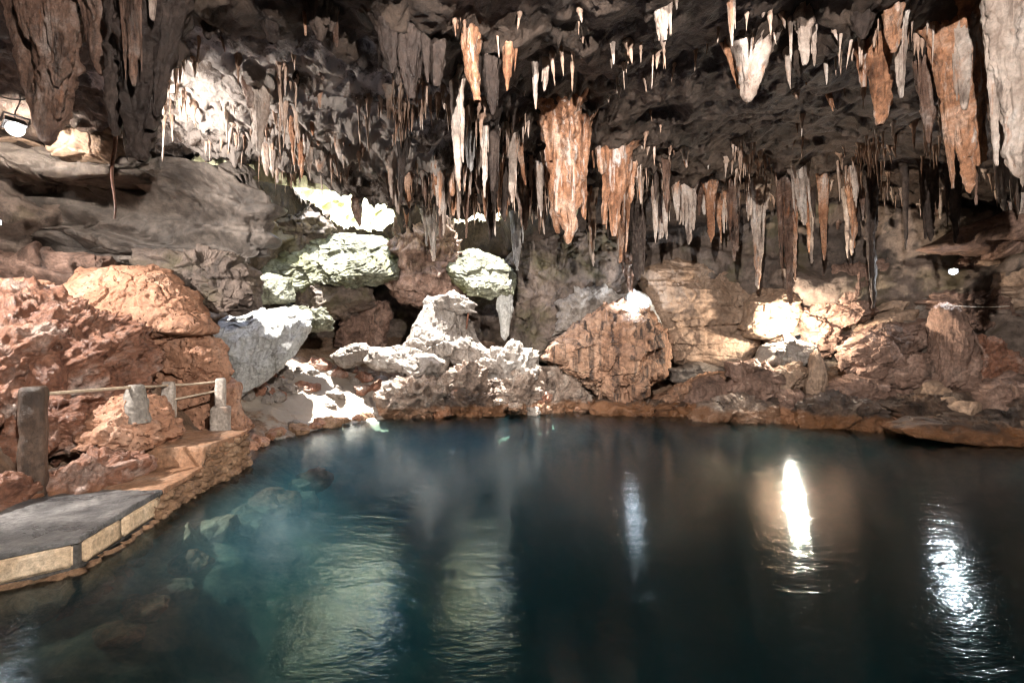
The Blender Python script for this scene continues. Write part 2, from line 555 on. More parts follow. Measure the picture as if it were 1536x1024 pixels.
def ceil_z(x, y, fine=True):
    x = np.atleast_1d(np.asarray(x, float)); y = np.atleast_1d(np.asarray(y, float))
    p = np.stack([x, y, np.zeros_like(x)], -1)
    z = 5.4 + .35 * fbm(p, .33, 3, 21)
    # vault rises over the middle and comes down towards the walls
    z = z - .9 * sstep(10.0, 13.5, y) - .8 * sstep(7.0, 10.5, x) - .5 * sstep(-6.5, -9.5, x)
    # hanging lip in front of the shafts
    lip = sstep(-6.3, -5.0, x) * sstep(2.2, .7, x)
    z = z - .50 * lip * sstep(8.35, 9.3, y) * (1 - .35 * sstep(9.6, 12, y))
    if fine:
        z = z - .20 * ridged(p, .75, 5, 4) - .10 * fbm(p, 2.3, 4, 8) + .05
        z = z + .10 * fracture(p, 1.3, 4, .8, .9, .10) - .06 * ridged(p, 3.2, 4, 6) - .035 * ridged(p, 8.0, 3, 7)
        patch = np.clip(1.3 * blob(x, y, -3.4, 7.4, 3.2, 1.7) + .8 * blob(x, y, -.6, 8.6, 2.2, 1.2) + .6 * blob(x, y, 3.5, 9.4, 4, .8), 0, 1.2)
        f1, f2 = worley(p, 2.6, 6)
        z = z - patch * (.10 * fracture(p, 2.3, 6, .9, .9, .1) + .20 * ridged(p, 2.9, 5, 22, .6))
        f1, f2 = worley(p, 5.5, 3)
        z = z - patch * .14 * np.clip((.5 - f1) / .5, 0, 1) ** 1.2 - patch * .10 * ridged(p, 1.7, 4, 12) - patch * .07 * ridged(p, 6.5, 3, 15)
    return z


ROOTS = []


def build_ceiling():
    ax = lambda lo, a, b, hi: np.concatenate([np.arange(lo, a, .1), np.arange(a, b, .045), np.arange(b, hi, .1)])
    xs = ax(-13, -7.5, 9.5, 14)
    ys = ax(-8, 3.5, 13, 16)
    X, Y = np.meshgrid(xs, ys, indexing='ij')
    x, y = X.ravel(), Y.ravel()
    z = ceil_z(x, y)
    # the roof swells into pendants and ribs where dripstone grows
    sw = np.zeros(len(x))
    for rx, ry, rr in ROOTS:
        r = 1.7 * rr + .04
        m = (np.abs(x - rx) < 2.6 * r) & (np.abs(y - ry) < 2.6 * r)
        sw[m] += (.02 + .9 * rr) * np.exp(-((x[m] - rx) ** 2 + (y[m] - ry) ** 2) / (r * r))
    z = z - .22 * (1 - np.exp(-sw / .22))
    p = np.stack([x, y, z], -1)
    # shafts turn upward near their rim
    hd = poly_dist(x, y, HOLE)
    hd = hd + .18 * fbm(p, 1.4, 4, 31)
    p[:, 2] += .9 * sstep(.10, -.26, hd)
    p[:, 0] += .10 * fbm(p, 2.5, 3, 41)
    p[:, 1] += .10 * fbm(p, 2.5, 3, 42)
    f = grid_faces(len(xs), len(ys))
    keep = ~(hd[f] < -.22).all(1)
    f = f[keep][:, ::-1]
    used = np.unique(f)
    remap = np.full(len(p), -1)
    remap[used] = np.arange(len(used))
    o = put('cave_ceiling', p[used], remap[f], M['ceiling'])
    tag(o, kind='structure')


def build_floor():
    st = .06
    xs = np.arange(-13, 14, st)
    ys = np.arange(-8, 16, st)
    X, Y = np.meshgrid(xs, ys, indexing='ij')
    x, y = X.ravel(), Y.ravel()
    z = floor_z(x, y)
    p = np.stack([x, y, z], -1)
    f = grid_faces(len(xs), len(ys))
    wet = (z[f] < -.04).all(1)
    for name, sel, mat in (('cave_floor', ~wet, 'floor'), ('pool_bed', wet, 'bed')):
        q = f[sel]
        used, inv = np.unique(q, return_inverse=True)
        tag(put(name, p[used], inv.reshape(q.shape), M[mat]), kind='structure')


WALL = np.array([(-9.2, 7.3), (-8.2, 8.6), (-7.0, 9.6), (-6.6, 10.9), (-6.3, 12.8), (-4.6, 14.0), (-2.4, 14.5), (-.1, 14.4), (1.6, 13.6), (3.4, 12.75), (5.6, 12.05),
                 (7.0, 11.3), (8.2, 10.75), (9.3, 10.1), (10.6, 9.3), (11.8, 7.5), (12.2, 4), (11.8, 0), (9, -5), (4, -6.8), (-2, -7.2), (-8, -5.6), (-11, -1), (-11.2, 3), (-10.2, 5.8)])


def build_wall():
    n = len(WALL)
    pts = []
    for i in range(n):
        p0, p1, p2, p3 = WALL[i - 1], WALL[i], WALL[(i + 1) % n], WALL[(i + 2) % n]
        m = max(2, int(np.linalg.norm(p2 - p1) / .07))
        for k in range(m):
            t = k / m
            pts.append(.5 * (2 * p1 + (p2 - p0) * t + (2 * p0 - 5 * p1 + 4 * p2 - p3) * t * t + (3 * p1 - p0 - 3 * p2 + p3) * t ** 3))
    pts = np.array(pts)
    tan = np.roll(pts, -1, 0) - np.roll(pts, 1, 0)
    tan /= np.linalg.norm(tan, axis=1)[:, None]
    nrm = np.stack([tan[:, 1], -tan[:, 0]], -1)
    c = np.array([0, 4])
    if ((c - pts) * nrm).sum() < 0:
        nrm = -nrm
    zs = np.arange(-3.6, 8.4, .07)
    x = np.repeat(pts[:, 0], len(zs)); y = np.repeat(pts[:, 1], len(zs)); z = np.tile(zs, len(pts))
    nx = np.repeat(nrm[:, 0], len(zs)); ny = np.repeat(nrm[:, 1], len(zs))
    p = np.stack([x, y, z], -1)
    off = .55 * fbm(p, .4, 4, 1)
    ph = z * .62 + .10 * x + .5 * fbm(p, .35, 3, 2)
    saw = ph - np.floor(ph)
    off += .38 * (sstep(0, .75, saw) - sstep(.86, 1.0, saw)) - .15
    pb = p * np.array([1, 1, 1.8])
    off += .16 * ridged(pb, .9, 5, 3) + .05 * fbm(p, 4.5, 4, 4)
    off += .22 * fracture(pb, .8, 5, .9, .8) + .09 * fracture(pb, 2.1, 3, .9, .9) + .03 * ridged(p, 6, 4, 9)
    off += .25 * sstep(2.6, 4.6, z) * sstep(-5.0, -6.5, x)
    p[:, 0] += nx * off
    p[:, 1] += ny * off
    p[:, 2] += .06 * fbm(p, 3, 3, 6)
    f = grid_faces(len(pts), len(zs), wrap=True)
    hd = poly_dist(p[:, 0], p[:, 1], HOLE)
    open_ = (hd < 3.2) & (p[:, 2] > 4.5 + .3 * fbm(p, 1.2, 3, 8)) & (p[:, 1] > 9)
    f = f[~open_[f].all(1)]
    o = put('cave_wall', p, f, M['wall'])
    tag(o, kind='structure')


def build_shafts():
    # funnel of pale limestone rising from the opening to the daylight, its far side sloping back
    hole = HOLE
    n = len(hole)
    ring = np.concatenate([hole[i] + (hole[(i + 1) % n] - hole[i]) * np.linspace(0, 1, 26, endpoint=False)[:, None] for i in range(n)])
    c = np.array([-2.4, 10.6])
    dr = ring - c
    dr /= np.linalg.norm(dr, axis=1)[:, None]
    far = sstep(10.9, 12.6, ring[:, 1])
    V = []
    m = 80
    for j in range(m):
        t = j / (m - 1)
        z = 4.72 + 5.6 * t
        r = ring + dr * (.25 + .45 * t + .6 * t * t)
        r[:, 1] += far * (4.6 * t + .5 * t * t)
        V.append(np.stack([r[:, 0], r[:, 1], np.full(len(r), z)], -1))
    V = np.stack(V, 1).reshape(-1, 3)
    nn = np.repeat(dr, m, 0)
    off = .16 * fracture(V, 1.4, 2, .9, .8) + .15 * fbm(V, .9, 4, 1) + .06 * ridged(V, 5, 4, 2)
    V[:, 0] += nn[:, 0] * off
    V[:, 1] += nn[:, 1] * off
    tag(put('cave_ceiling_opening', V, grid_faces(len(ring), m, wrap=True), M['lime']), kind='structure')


build_shafts()
build_floor()
build_wall()

v = [(-12.5, -7.6, 0), (12.8, -7.6, 0), (12.8, 14.6, 0), (-12.5, 14.6, 0), (-12.5, -7.6, -9), (12.8, -7.6, -9), (12.8, 14.6, -9), (-12.5, 14.6, -9)]
f = [[0, 1, 2, 3], [7, 6, 5, 4], [0, 4, 5, 1], [1, 5, 6, 2], [2, 6, 7, 3], [3, 7, 4, 0]]
tag(put('water', v, f, M['water'], smooth=False), kind='structure')


# ------------------------------------------------------------------ rocks
def rock(name, label, cat, outline, d, thick, mat, style='slab', sub=5, seed=1, group=None, tilt=0.0, fill=.8, chips=7):
    """a boulder whose silhouette seen from the pool follows the outline; a solid body with its own thickness"""
    ol = np.array([P(a, b, d) for a, b in outline])
    u = ol[:, 0]; w = ol[:, 2]
    # centroid by area
    a2 = u * np.roll(w, -1) - np.roll(u, -1) * w
    A = a2.sum() / 2
    cu = ((u + np.roll(u, -1)) * a2).sum() / (6 * A)
    cw = ((w + np.roll(w, -1)) * a2).sum() / (6 * A)
    du, dw = u - cu, w - cw
    th = np.linspace(-PI, PI, 257)
    R = np.zeros(257)
    for k, t in enumerate(th):
        dx, dz = math.cos(t), math.sin(t)
        best = 0
        for i in range(len(du)):
            j = (i + 1) % len(du)
            ex, ez = du[j] - du[i], dw[j] - dw[i]
            det = dx * -ez + ex * dz
            if abs(det) < 1e-9: continue
            r = (du[i] * -ez + ex * dw[i]) / det
            s = (dx * dw[i] - dz * du[i]) / det
            if r > 0 and -1e-6 <= s <= 1 + 1e-6:
                best = max(best, r)
        R[k] = best
    sv, f = ico(sub + 1)
    rs = np.random.RandomState(seed)
    rho = np.hypot(sv[:, 0], sv[:, 2])
    t = np.arctan2(sv[:, 2], sv[:, 0])
    Rt = np.interp(t, th, R)
    rr = rho ** fill
    q = np.stack([np.cos(t) * rr, np.sign(sv[:, 1]) * np.abs(sv[:, 1]) ** (.6 if style in ('slab', 'smooth', 'strata', 'boulder') else .8), np.sin(t) * rr], -1)
    for k in range(chips):                         # flat breaks on the front and the back
        n = rs.normal(size=3)
        n[1] = -abs(n[1]) * 1.4 if k % 3 else n[1]
        n /= np.linalg.norm(n)
        o = rs.uniform(.62, .88)
        e = q @ n - o
        m = e > 0
        rim = 1 - .75 * np.clip(rr, 0, 1) ** 3
        q[m] -= (e[m] * rim[m])[:, None] * n
    p = np.stack([q[:, 0] * Rt, q[:, 1] * thick, q[:, 2] * Rt], -1)
    size = R.mean()
    nrm = np.stack([sv[:, 0] / max(size, .1), sv[:, 1] / thick, sv[:, 2] / max(size, .1)], -1)
    nrm /= np.linalg.norm(nrm, axis=1)[:, None]
    w3 = p + np.array([cu, d, cw]) + seed * 2.7
    s = min(size, .9)
    k1 = 1.5 / max(s, .3)
    fr = s * .24 * fracture(w3 * np.array([1, 1, 1.35]), k1, seed % 9, .9, .8) + s * .11 * fracture(w3, k1 * 2.7, seed % 7, .9, .8)
    fine = .028 * ridged(w3, 6, 4, 3) + .012 * ridged(w3, 20, 3, 4)
    if style == 'slab':
        off = fr + s * .10 * fbm(w3, .9 / max(s, .35), 4, 1) + fine
    elif style == 'pitted':
        off = .45 * fr + s * .12 * fbm(w3, .9 / max(s, .4), 4, 1) + fine
        f1, f2 = worley(w3, 5.5, 1)
        off = off - .05 * sstep(.30, .10, f1) * (fbm(w3, 1.5, 2, 5) > -.05)
        f1, f2 = worley(w3, 2.1, 4)
        off = off - .06 * sstep(.25, .1, f1)
    elif style == 'ragged':
        off = .5 * fr + s * .30 * ridged(w3, 1.5, 5, 1, .6) + .16 * ridged(w3, 4.2, 4, 2) + .055 * ridged(w3, 12, 3, 3) - .12 * s
        f1, f2 = worley(w3, 3.2, 1)
        off = off - .16 * sstep(.42, .1, f1)
    elif style == 'flow':
        w4 = w3 * np.array([1, 1, .20])
        off = .35 * fr + s * .10 * fbm(w3, 1.2, 3, 1) + .08 * ridged(w4, 3.2, 4, 2) + .04 * ridged(w4, 9, 3, 3) + .5 * fine
    elif style == 'smooth':
        w4 = w3 * np.array([.45, .6, 2.2]) + .3 * w3[:, [2, 0, 1]] * np.array([0, 0, .35])
        off = s * .10 * fbm(w3, .8, 4, 1) + .20 * s * fracture(w4, 1.0 / max(s, .35), seed % 9, .9, .6, .05) + .05 * fracture(w3, 3.0, seed % 5, .9, .8) + .06 * s * ridged(w4, 1.3, 5, 2) + .6 * fine
    elif style == 'boulder':
        w4 = w3 * np.array([1, 1, .25])
        off = .9 * fr + s * .08 * fbm(w3, 1.2, 3, 1) + .035 * ridged(w4, 4, 4, 2) + fine
    elif style == 'strata':
        ph = (w3[:, 2] + .16 * w3[:, 0] + .22 * fbm(w3, .7, 4, 1)) * 2.1
        saw = ph - np.floor(ph)
        off = .20 * (sstep(0, .8, saw) - sstep(.84, .98, saw)) - .08 + .25 * fbm(w3, .55, 4, 2)
        off = off + .24 * fracture(w3 * np.array([.6, .8, 1.5]), 1.1, seed % 9, .9, .7, .05) + .05 * fracture(w3 * np.array([.7, 1, 1.4]), 3.2, seed % 5, .9, .8) + .03 * ridged(w3, 3.5, 5, 2)
    elif style == 'sunlit':
        off = .5 * fr + s * .10 * fbm(w3, .9, 4, 1) + .05 * ridged(w3, 4, 5, 2) + fine
    p = p + nrm * off[:, None]
    c = np.array([cu, d, cw])
    p = p + c
    if tilt:
        p[:, 1] += (p[:, 2] - cw) * tilt             # face leans back (positive: top goes away)
    o = put(name, p, f, M[mat], origin=c)
    return tag(o, label, cat, group)


# left bank ---------------------------------------------------------
rock('boulder', 'big rounded orange brown pitted boulder above the railing', 'boulder', [(95, 455), (98, 420), (115, 402), (170, 397), (188, 393), (215, 400), (245, 412), (280, 440), (302, 470), (320, 488), (314, 500), (285, 502), (255, 518), (225, 548), (190, 566), (140, 570), (100, 545), (93, 500)], 7.1, .95, 'brown', 'pitted', 6, 3, tilt=.25)
rock('boulder', 'smaller brown pitted boulder cut by the photo edge beside the big rounded one', 'boulder', [(-60, 425), (0, 416), (45, 419), (65, 440), (69, 490), (62, 545), (-60, 550)], 6.5, .8, 'brown', 'pitted', 5, 4, tilt=.2)
rock('boulder', 'knobbly pitted brown rock wedged under the big rounded boulder', 'boulder', [(250, 548), (266, 512), (300, 498), (328, 520), (343, 558), (335, 585), (292, 578), (272, 560)], 7.2, .5, 'brown', 'pitted', 5, 5)
rock('rock_ledge', 'low orange pitted rock face behind the two thin railing posts', 'rock', [(172, 575), (190, 555), (210, 548), (255, 556), (320, 560), (348, 577), (364, 640), (340, 668), (200, 668), (165, 620)], 7.25, .55, 'brown', 'pitted', 5, 6)
rock('rock_heap', 'ragged red and white rock heap rising behind the dark square post', 'rock', [(-70, 470), (0, 444), (28, 462), (45, 478), (80, 482), (108, 492), (150, 512), (170, 535), (176, 590), (155, 640), (125, 662), (60, 655), (-70, 665)], 5.5, 1.0, 'bank', 'ragged', 6, 7, tilt=.45, chips=3)
rock('rock', 'white topped ragged rock at the crest of the bank heap', 'rock', [(-70, 455), (-10, 440), (12, 448), (35, 470), (40, 490), (0, 500), (-70, 500)], 5.8, .5, 'bank', 'ragged', 5, 8, chips=3)
rock('rock', 'orange cone shaped rock carrying the grey cement stump', 'rock', [(148, 650), (165, 612), (188, 596), (216, 600), (236, 630), (248, 658), (216, 684), (172, 682)], 5.35, .45, 'brown', 'slab', 5, 9)
rock('rock', 'jagged brown rock lying on the path beside the dark square post', 'rock', [(96, 742), (104, 712), (128, 698), (160, 696), (188, 700), (180, 722), (150, 742), (106, 748)], 4.75, .38, 'bank', 'ragged', 5, 10, chips=4)
rock('rock', 'dark broken rock at the foot of the dark square post by the photo edge', 'rock', [(-70, 770), (-15, 722), (6, 718), (18, 740), (16, 775), (-10, 795)], 4.0, .35, 'bank', 'slab', 5, 11)
rock('rock', 'reddish ragged rock low down behind the dark square post', 'rock', [(-70, 600), (0, 588), (35, 598), (50, 650), (38, 708), (-70, 715)], 5.3, .5, 'bank', 'ragged', 5, 12, chips=3)
rock('rock', 'brown overhanging rock above the black hollow in the bank', 'rock', [(60, 620), (100, 600), (135, 610), (150, 650), (130, 662), (75, 662)], 5.2, .5, 'bank', 'ragged', 5, 13, chips=3)
# grey wall mass above the bank ---------------------------------------
rock('rock_ledge', 'long grey layered rock ledge under the cream lit knobs', 'rock', [(-80, 235), (40, 222), (120, 232), (200, 236), (240, 240), (245, 268), (160, 285), (-80, 285)], 8.0, .7, 'grey', 'strata', 6, 20, tilt=.15)
rock('rock_outcrop', 'broad smooth dark grey rock face over the brown boulders', 'rock', [(-90, 280), (60, 262), (180, 250), (300, 246), (380, 262), (408, 300), (405, 345), (392, 385), (350, 402), (300, 396), (200, 390), (90, 392), (-90, 392)], 8.35, .35, 'grey', 'strata', 6, 29, tilt=-.15, fill=.5)
rock('rock_outcrop', 'grey brown rock face beside the big rounded boulder, cracked along its top', 'rock', [(205, 372), (290, 374), (350, 385), (380, 405), (388, 440), (380, 460), (350, 470), (320, 466), (270, 442), (220, 412)], 7.9, .35, 'wall', 'slab', 6, 22, fill=.6)
rock('rock_outcrop', 'dark brown recessed rock behind the two pitted brown boulders', 'rock', [(-80, 385), (60, 380), (160, 385), (160, 440), (110, 520), (60, 540), (-80, 480)], 7.9, .5, 'slab', 'strata', 6, 23, fill=.6)
rock('rock_outcrop', 'cream lit round rock knob between the two thick stalactites', 'rock', [(86, 215), (95, 180), (115, 162), (142, 158), (168, 178), (176, 220), (168, 242), (100, 242)], 7.6, .5, 'tan', 'smooth', 5, 24)
rock('rock_outcrop', 'cream lit rock wall piece behind the floodlight on the bank', 'rock', [(-70, 128), (0, 120), (35, 130), (56, 160), (66, 222), (-70, 232)], 7.6, .5, 'tan', 'smooth', 5, 25)
rock('rock_outcrop', 'mossy brown bulge of rock beside the larger sunlit hollow', 'rock', [(372, 330), (420, 306), (470, 312), (500, 340), (470, 375), (430, 400), (395, 390)], 12.3, .6, 'wall', 'slab', 5, 26)
# flowstone and sunlit recess ---------------------------------------------
rock('flowstone', 'white draped flowstone beside the pitted railing rock', 'flowstone', [(322, 482), (345, 470), (400, 462), (440, 468), (447, 492), (440, 530), (416, 562), (392, 592), (376, 604), (364, 572), (342, 522)], 8.95, .4, 'flow', 'flow', 6, 30, tilt=.8)
rock('rock_ledge', 'pale thin ledge jutting out over the dark hollow beside the flowstone', 'rock', [(410, 474), (436, 460), (480, 465), (497, 480), (490, 494), (440, 498)], 10.3, .35, 'slope', 'slab', 5, 31)
rock('rock', 'pale square rock on top of the jutting ledge', 'rock', [(372, 424), (400, 414), (430, 418), (434, 450), (380, 454)], 10.0, .4, 'slope', 'flow', 5, 32, tilt=.5)
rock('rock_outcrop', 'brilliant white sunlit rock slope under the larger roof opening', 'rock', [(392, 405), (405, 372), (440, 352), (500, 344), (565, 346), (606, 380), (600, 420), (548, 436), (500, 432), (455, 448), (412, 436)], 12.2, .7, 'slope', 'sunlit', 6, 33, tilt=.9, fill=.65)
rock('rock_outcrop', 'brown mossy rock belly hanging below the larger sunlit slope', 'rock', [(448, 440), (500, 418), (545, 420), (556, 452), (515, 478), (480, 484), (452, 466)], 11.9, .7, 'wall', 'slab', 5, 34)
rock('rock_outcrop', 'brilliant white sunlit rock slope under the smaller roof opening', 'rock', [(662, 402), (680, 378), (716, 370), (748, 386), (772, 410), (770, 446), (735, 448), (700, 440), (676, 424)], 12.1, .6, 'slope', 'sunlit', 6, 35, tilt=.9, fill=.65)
rock('drip_column', 'white dripping flowstone tongue hanging from the smaller sunlit slope', 'flowstone', [(748, 425), (766, 425), (767, 455), (763, 498), (757, 506), (752, 498), (750, 465)], 11.6, .14, 'flow', 'flow', 5, 36, chips=0)
rock('rock_outcrop', 'dark brown rock between the two sunlit slopes', 'rock', [(570, 400), (600, 320), (680, 320), (690, 400), (700, 440), (680, 462), (600, 456)], 12.3, .6, 'slab', 'slab', 5, 37)
rock('rock_outcrop', 'brown rock mass standing in the dark hollow behind the flat slabs', 'rock', [(505, 520), (520, 470), (545, 448), (580, 455), (585, 490), (570, 520), (540, 530)], 12.6, .4, 'slab', 'slab', 5, 38)
rock('rock', 'pale leaning rock formation with a sunlit crest above the flat slabs', 'rock', [(614, 515), (624, 472), (640, 446), (662, 447), (690, 452), (700, 478), (712, 508), (738, 532), (722, 548), (690, 542), (660, 534), (620, 528)], 11.2, .45, 'pale', 'flow', 6, 39, tilt=.3)
rock('rock', 'pale arched rock bridge on the crest of the leaning formation', 'rock', [(655, 452), (680, 446), (708, 456), (710, 468), (690, 466), (662, 464)], 11.1, .14, 'pale', 'ragged', 4, 40, chips=2)
rock('boulder', 'small flat white boulder resting beside the long pale slab', 'boulder', [(496, 534), (515, 520), (545, 515), (557, 525), (546, 542), (520, 552)], 10.9, .45, 'pale', 'pitted', 5, 41)
rock('boulder', 'long flat pale slab of rock with dark broken end on the far shore', 'boulder', [(546, 542), (558, 521), (600, 522), (650, 529), (670, 542), (664, 562), (640, 572), (600, 560), (565, 556)], 10.6, .6, 'pale', 'pitted', 5, 42)
rock('rock', 'low dark reef rock with white crest at the water below the long slab', 'rock', [(572, 622), (577, 590), (605, 573), (640, 572), (668, 582), (672, 622)], 10.35, .5, 'reef', 'ragged', 5, 43, chips=4, tilt=-.4)
rock('rock', 'ragged cream rock lump standing above the middle of the far reef', 'rock', [(664, 600), (672, 568), (690, 552), (706, 546), (722, 556), (726, 596), (690, 604)], 10.7, .45, 'reef', 'ragged', 5, 44, chips=4, tilt=-.4)
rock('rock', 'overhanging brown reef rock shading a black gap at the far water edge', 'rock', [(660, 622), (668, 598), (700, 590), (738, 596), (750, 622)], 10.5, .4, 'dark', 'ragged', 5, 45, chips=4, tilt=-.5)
rock('rock', 'white crested rock mound behind the far reef beneath the drip tongue', 'rock', [(700, 575), (718, 548), (745, 528), (775, 520), (796, 532), (800, 565), (750, 585)], 11.1, .5, 'pale', 'ragged', 5, 46, chips=4)
rock('rock', 'dark fluted reef rock dropping into the water beside the streaked boulder', 'rock', [(738, 620), (742, 580), (770, 562), (796, 560), (808, 590), (808, 622)], 10.9, .45, 'reef', 'ragged', 5, 47, chips=4, tilt=-.4)
rock('rock', 'flat cream rock wedged under the tip of the streaked boulder', 'rock', [(796, 600), (800, 560), (825, 548), (850, 560), (890, 590), (880, 618), (810, 620)], 11.2, .4, 'reef', 'slab', 5, 48)
# back wall in the middle --------------------------------------------------
rock('rock_outcrop', 'blue grey wet rock face behind the streaked boulder', 'rock', [(752, 500), (756, 400), (790, 340), (880, 330), (960, 350), (985, 420), (940, 480), (850, 500), (820, 545), (780, 545)], 12.7, .6, 'wall', 'slab', 6, 50, fill=.6)
rock('boulder', 'huge streaked orange boulder with pointed end on the far shore', 'boulder', [(813, 537), (835, 515), (862, 492), (885, 470), (905, 452), (940, 450), (975, 470), (1000, 495), (1010, 530), (1004, 560), (985, 580), (950, 600), (922, 604), (905, 592), (870, 568), (840, 548)], 11.2, .8, 'boulder', 'boulder', 6, 51, tilt=.2, chips=14, fill=.62)
rock('flowstone', 'bluish white fluted flowstone behind the crest of the streaked boulder', 'flowstone', [(838, 498), (846, 476), (843, 455), (858, 452), (868, 436), (884, 444), (904, 432), (918, 446), (938, 444), (940, 470), (880, 490)], 12.0, .3, 'pale', 'ragged', 5, 52)
rock('flowstone', 'small white flowstone beside the lamp on the streaked boulder', 'flowstone', [(942, 452), (950, 436), (968, 448), (988, 480), (984, 494), (960, 480)], 11.5, .25, 'flow', 'flow', 5, 53)
rock('rock', 'slanting brown slab leaning at the foot of the streaked boulder', 'rock', [(950, 612), (1000, 588), (1050, 562), (1088, 558), (1076, 578), (1020, 606), (980, 618)], 10.9, .4, 'boulder', 'slab', 5, 54)
rock('rock_outcrop', 'broad smooth tan rock wall with small scoops behind the streaked boulder', 'rock', [(965, 405), (1000, 385), (1050, 388), (1100, 398), (1134, 420), (1138, 500), (1112, 548), (1060, 554), (1005, 548), (990, 500), (975, 460)], 11.9, .55, 'tan', 'smooth', 6, 55, tilt=.1)
rock('rock_ledge', 'thin grey ledge below the smooth tan wall', 'rock', [(1000, 552), (1050, 546), (1092, 552), (1086, 570), (1030, 576), (1000, 572)], 11.3, .4, 'grey', 'smooth', 5, 56)
# right of the middle --------------------------------------------------
rock('boulder', 'warm lit rounded rock above the bright lamp hollow', 'boulder', [(1118, 502), (1124, 452), (1150, 430), (1188, 442), (1204, 470), (1184, 497), (1150, 508)], 11.0, .45, 'tan', 'smooth', 5, 60)
rock('rock', 'white glowing rock directly under the hidden lamp', 'rock', [(1134, 545), (1146, 518), (1180, 506), (1222, 518), (1218, 540), (1190, 552)], 10.5, .4, 'pale', 'smooth', 5, 61)
rock('rock_outcrop', 'brown rock rising behind the hidden lamp', 'rock', [(1196, 470), (1220, 440), (1256, 450), (1290, 480), (1275, 525), (1240, 540), (1212, 515)], 11.0, .45, 'slab', 'slab', 5, 62)
rock('rock', 'brown angular rock below the glowing rock, edged with white', 'rock', [(1086, 596), (1092, 546), (1130, 538), (1168, 556), (1174, 590), (1132, 606)], 10.4, .5, 'slab', 'slab', 5, 63)
rock('rock', 'tan wedge shaped rock beside the short orange stalagmite', 'rock', [(1156, 556), (1195, 544), (1220, 558), (1196, 582), (1164, 592)], 10.1, .35, 'tan', 'slab', 5, 64)
rock('rock', 'fluted dark rock with pale ridges behind the orange waterline', 'rock', [(1030, 606), (1045, 572), (1075, 568), (1100, 590), (1108, 616), (1050, 622)], 10.6, .4, 'slab', 'flow', 5, 65)
rock('rock', 'pinkish brown rock at the foot of the orange stalagmite', 'rock', [(1160, 630), (1168, 592), (1195, 584), (1212, 600), (1214, 630)], 9.7, .35, 'slab', 'slab', 5, 66)
rock('stalagmite', 'short orange stalagmite on the brown rocks under the bright lamp', 'stalagmite', [(1212, 615), (1217, 560), (1218, 538), (1225, 530), (1232, 540), (1234, 570), (1240, 615)], 9.8, .14, 'tan', 'flow', 5, 67, chips=0)
rock('boulder', 'long diagonal brown slab with white crusted top across the rock pile', 'boulder', [(1274, 560), (1268, 522), (1292, 500), (1344, 486), (1392, 482), (1388, 502), (1355, 536), (1322, 560), (1297, 574)], 9.9, .6, 'slab', 'slab', 6, 68)
rock('boulder', 'blocky brown rock leaning beneath the long diagonal slab', 'boulder', [(1328, 584), (1328, 562), (1358, 534), (1414, 530), (1418, 578), (1391, 588)], 9.5, .5, 'slab', 'slab', 5, 69)
rock('stalagmite', 'tall brown stalagmite with a pale knobbly head', 'stalagmite', [(1400, 586), (1412, 534), (1412, 490), (1407, 468), (1420, 460), (1430, 468), (1428, 487), (1443, 502), (1454, 538), (1454, 570), (1433, 582)], 9.1, .32, 'slab', 'flow', 6, 70, chips=2)
rock('rock', 'white drip covered rock over the tall stalagmite head', 'rock', [(1366, 440), (1380, 420), (1398, 418), (1396, 450), (1392, 468), (1374, 462)], 10.2, .25, 'pale', 'flow', 5, 71)
rock('rock', 'knobbly white coral like crust beside the tall stalagmite', 'rock', [(1455, 566), (1457, 520), (1478, 514), (1496, 525), (1516, 540), (1534, 560), (1500, 570)], 9.2, .35, 'bank', 'ragged', 5, 72, chips=2)
rock('rock', 'flat tan slab under the dark gap, above the diagonal slab', 'rock', [(1289, 497), (1308, 478), (1342, 468), (1363, 465), (1352, 485), (1319, 499)], 10.3, .4, 'tan', 'smooth', 5, 73)
rock('rock', 'thin tan slab stacked above the flat tan slab', 'rock', [(1308, 468), (1328, 450), (1362, 442), (1366, 454), (1340, 467)], 10.4, .35, 'tan', 'smooth', 5, 74)
rock('rock', 'purplish brown slab beside the two stacked tan slabs', 'rock', [(1252, 478), (1272, 454), (1306, 452), (1312, 467), (1297, 480), (1262, 488)], 10.4, .4, 'slab', 'slab', 5, 75)
rock('boulder', 'rounded fluted brown boulder under the curtain of thin stalactites', 'boulder', [(1230, 442), (1248, 402), (1277, 396), (1298, 408), (1304, 440), (1274, 455), (1243, 456)], 10.8, .45, 'slab', 'flow', 5, 76)
rock('rock_outcrop', 'pale streaked rock face beside the long dark stalactite', 'rock', [(1310, 450), (1312, 393), (1342, 382), (1372, 392), (1376, 432), (1358, 446)], 10.7, .45, 'slab', 'smooth', 5, 77)
rock('boulder', 'broad brown slab above the dark cavity near the pale rope', 'boulder', [(1390, 452), (1430, 430), (1467, 418), (1506, 446), (1526, 463), (1516, 487), (1490, 484), (1449, 495), (1426, 487)], 9.8, .5, 'slab', 'slab', 6, 78)
rock('rock_outcrop', 'pale striped rock slab leaning over the broad brown slab', 'rock', [(1472, 394), (1500, 388), (1580, 405), (1580, 500), (1525, 466), (1506, 446), (1481, 434)], 9.5, .45, 'tan', 'smooth', 5, 79)
rock('rock', 'round dark rock behind the small upper lamp', 'rock', [(1428, 398), (1440, 380), (1465, 374), (1482, 385), (1472, 404), (1445, 412)], 9.8, .35, 'slab', 'slab', 5, 80)
rock('rock_outcrop', 'sloping brown roof rock by the photo edge over the small upper lamp', 'rock', [(1400, 370), (1440, 345), (1500, 320), (1590, 305), (1590, 375), (1500, 384), (1470, 376)], 9.2, .5, 'slab', 'smooth', 5, 81, tilt=-.5)
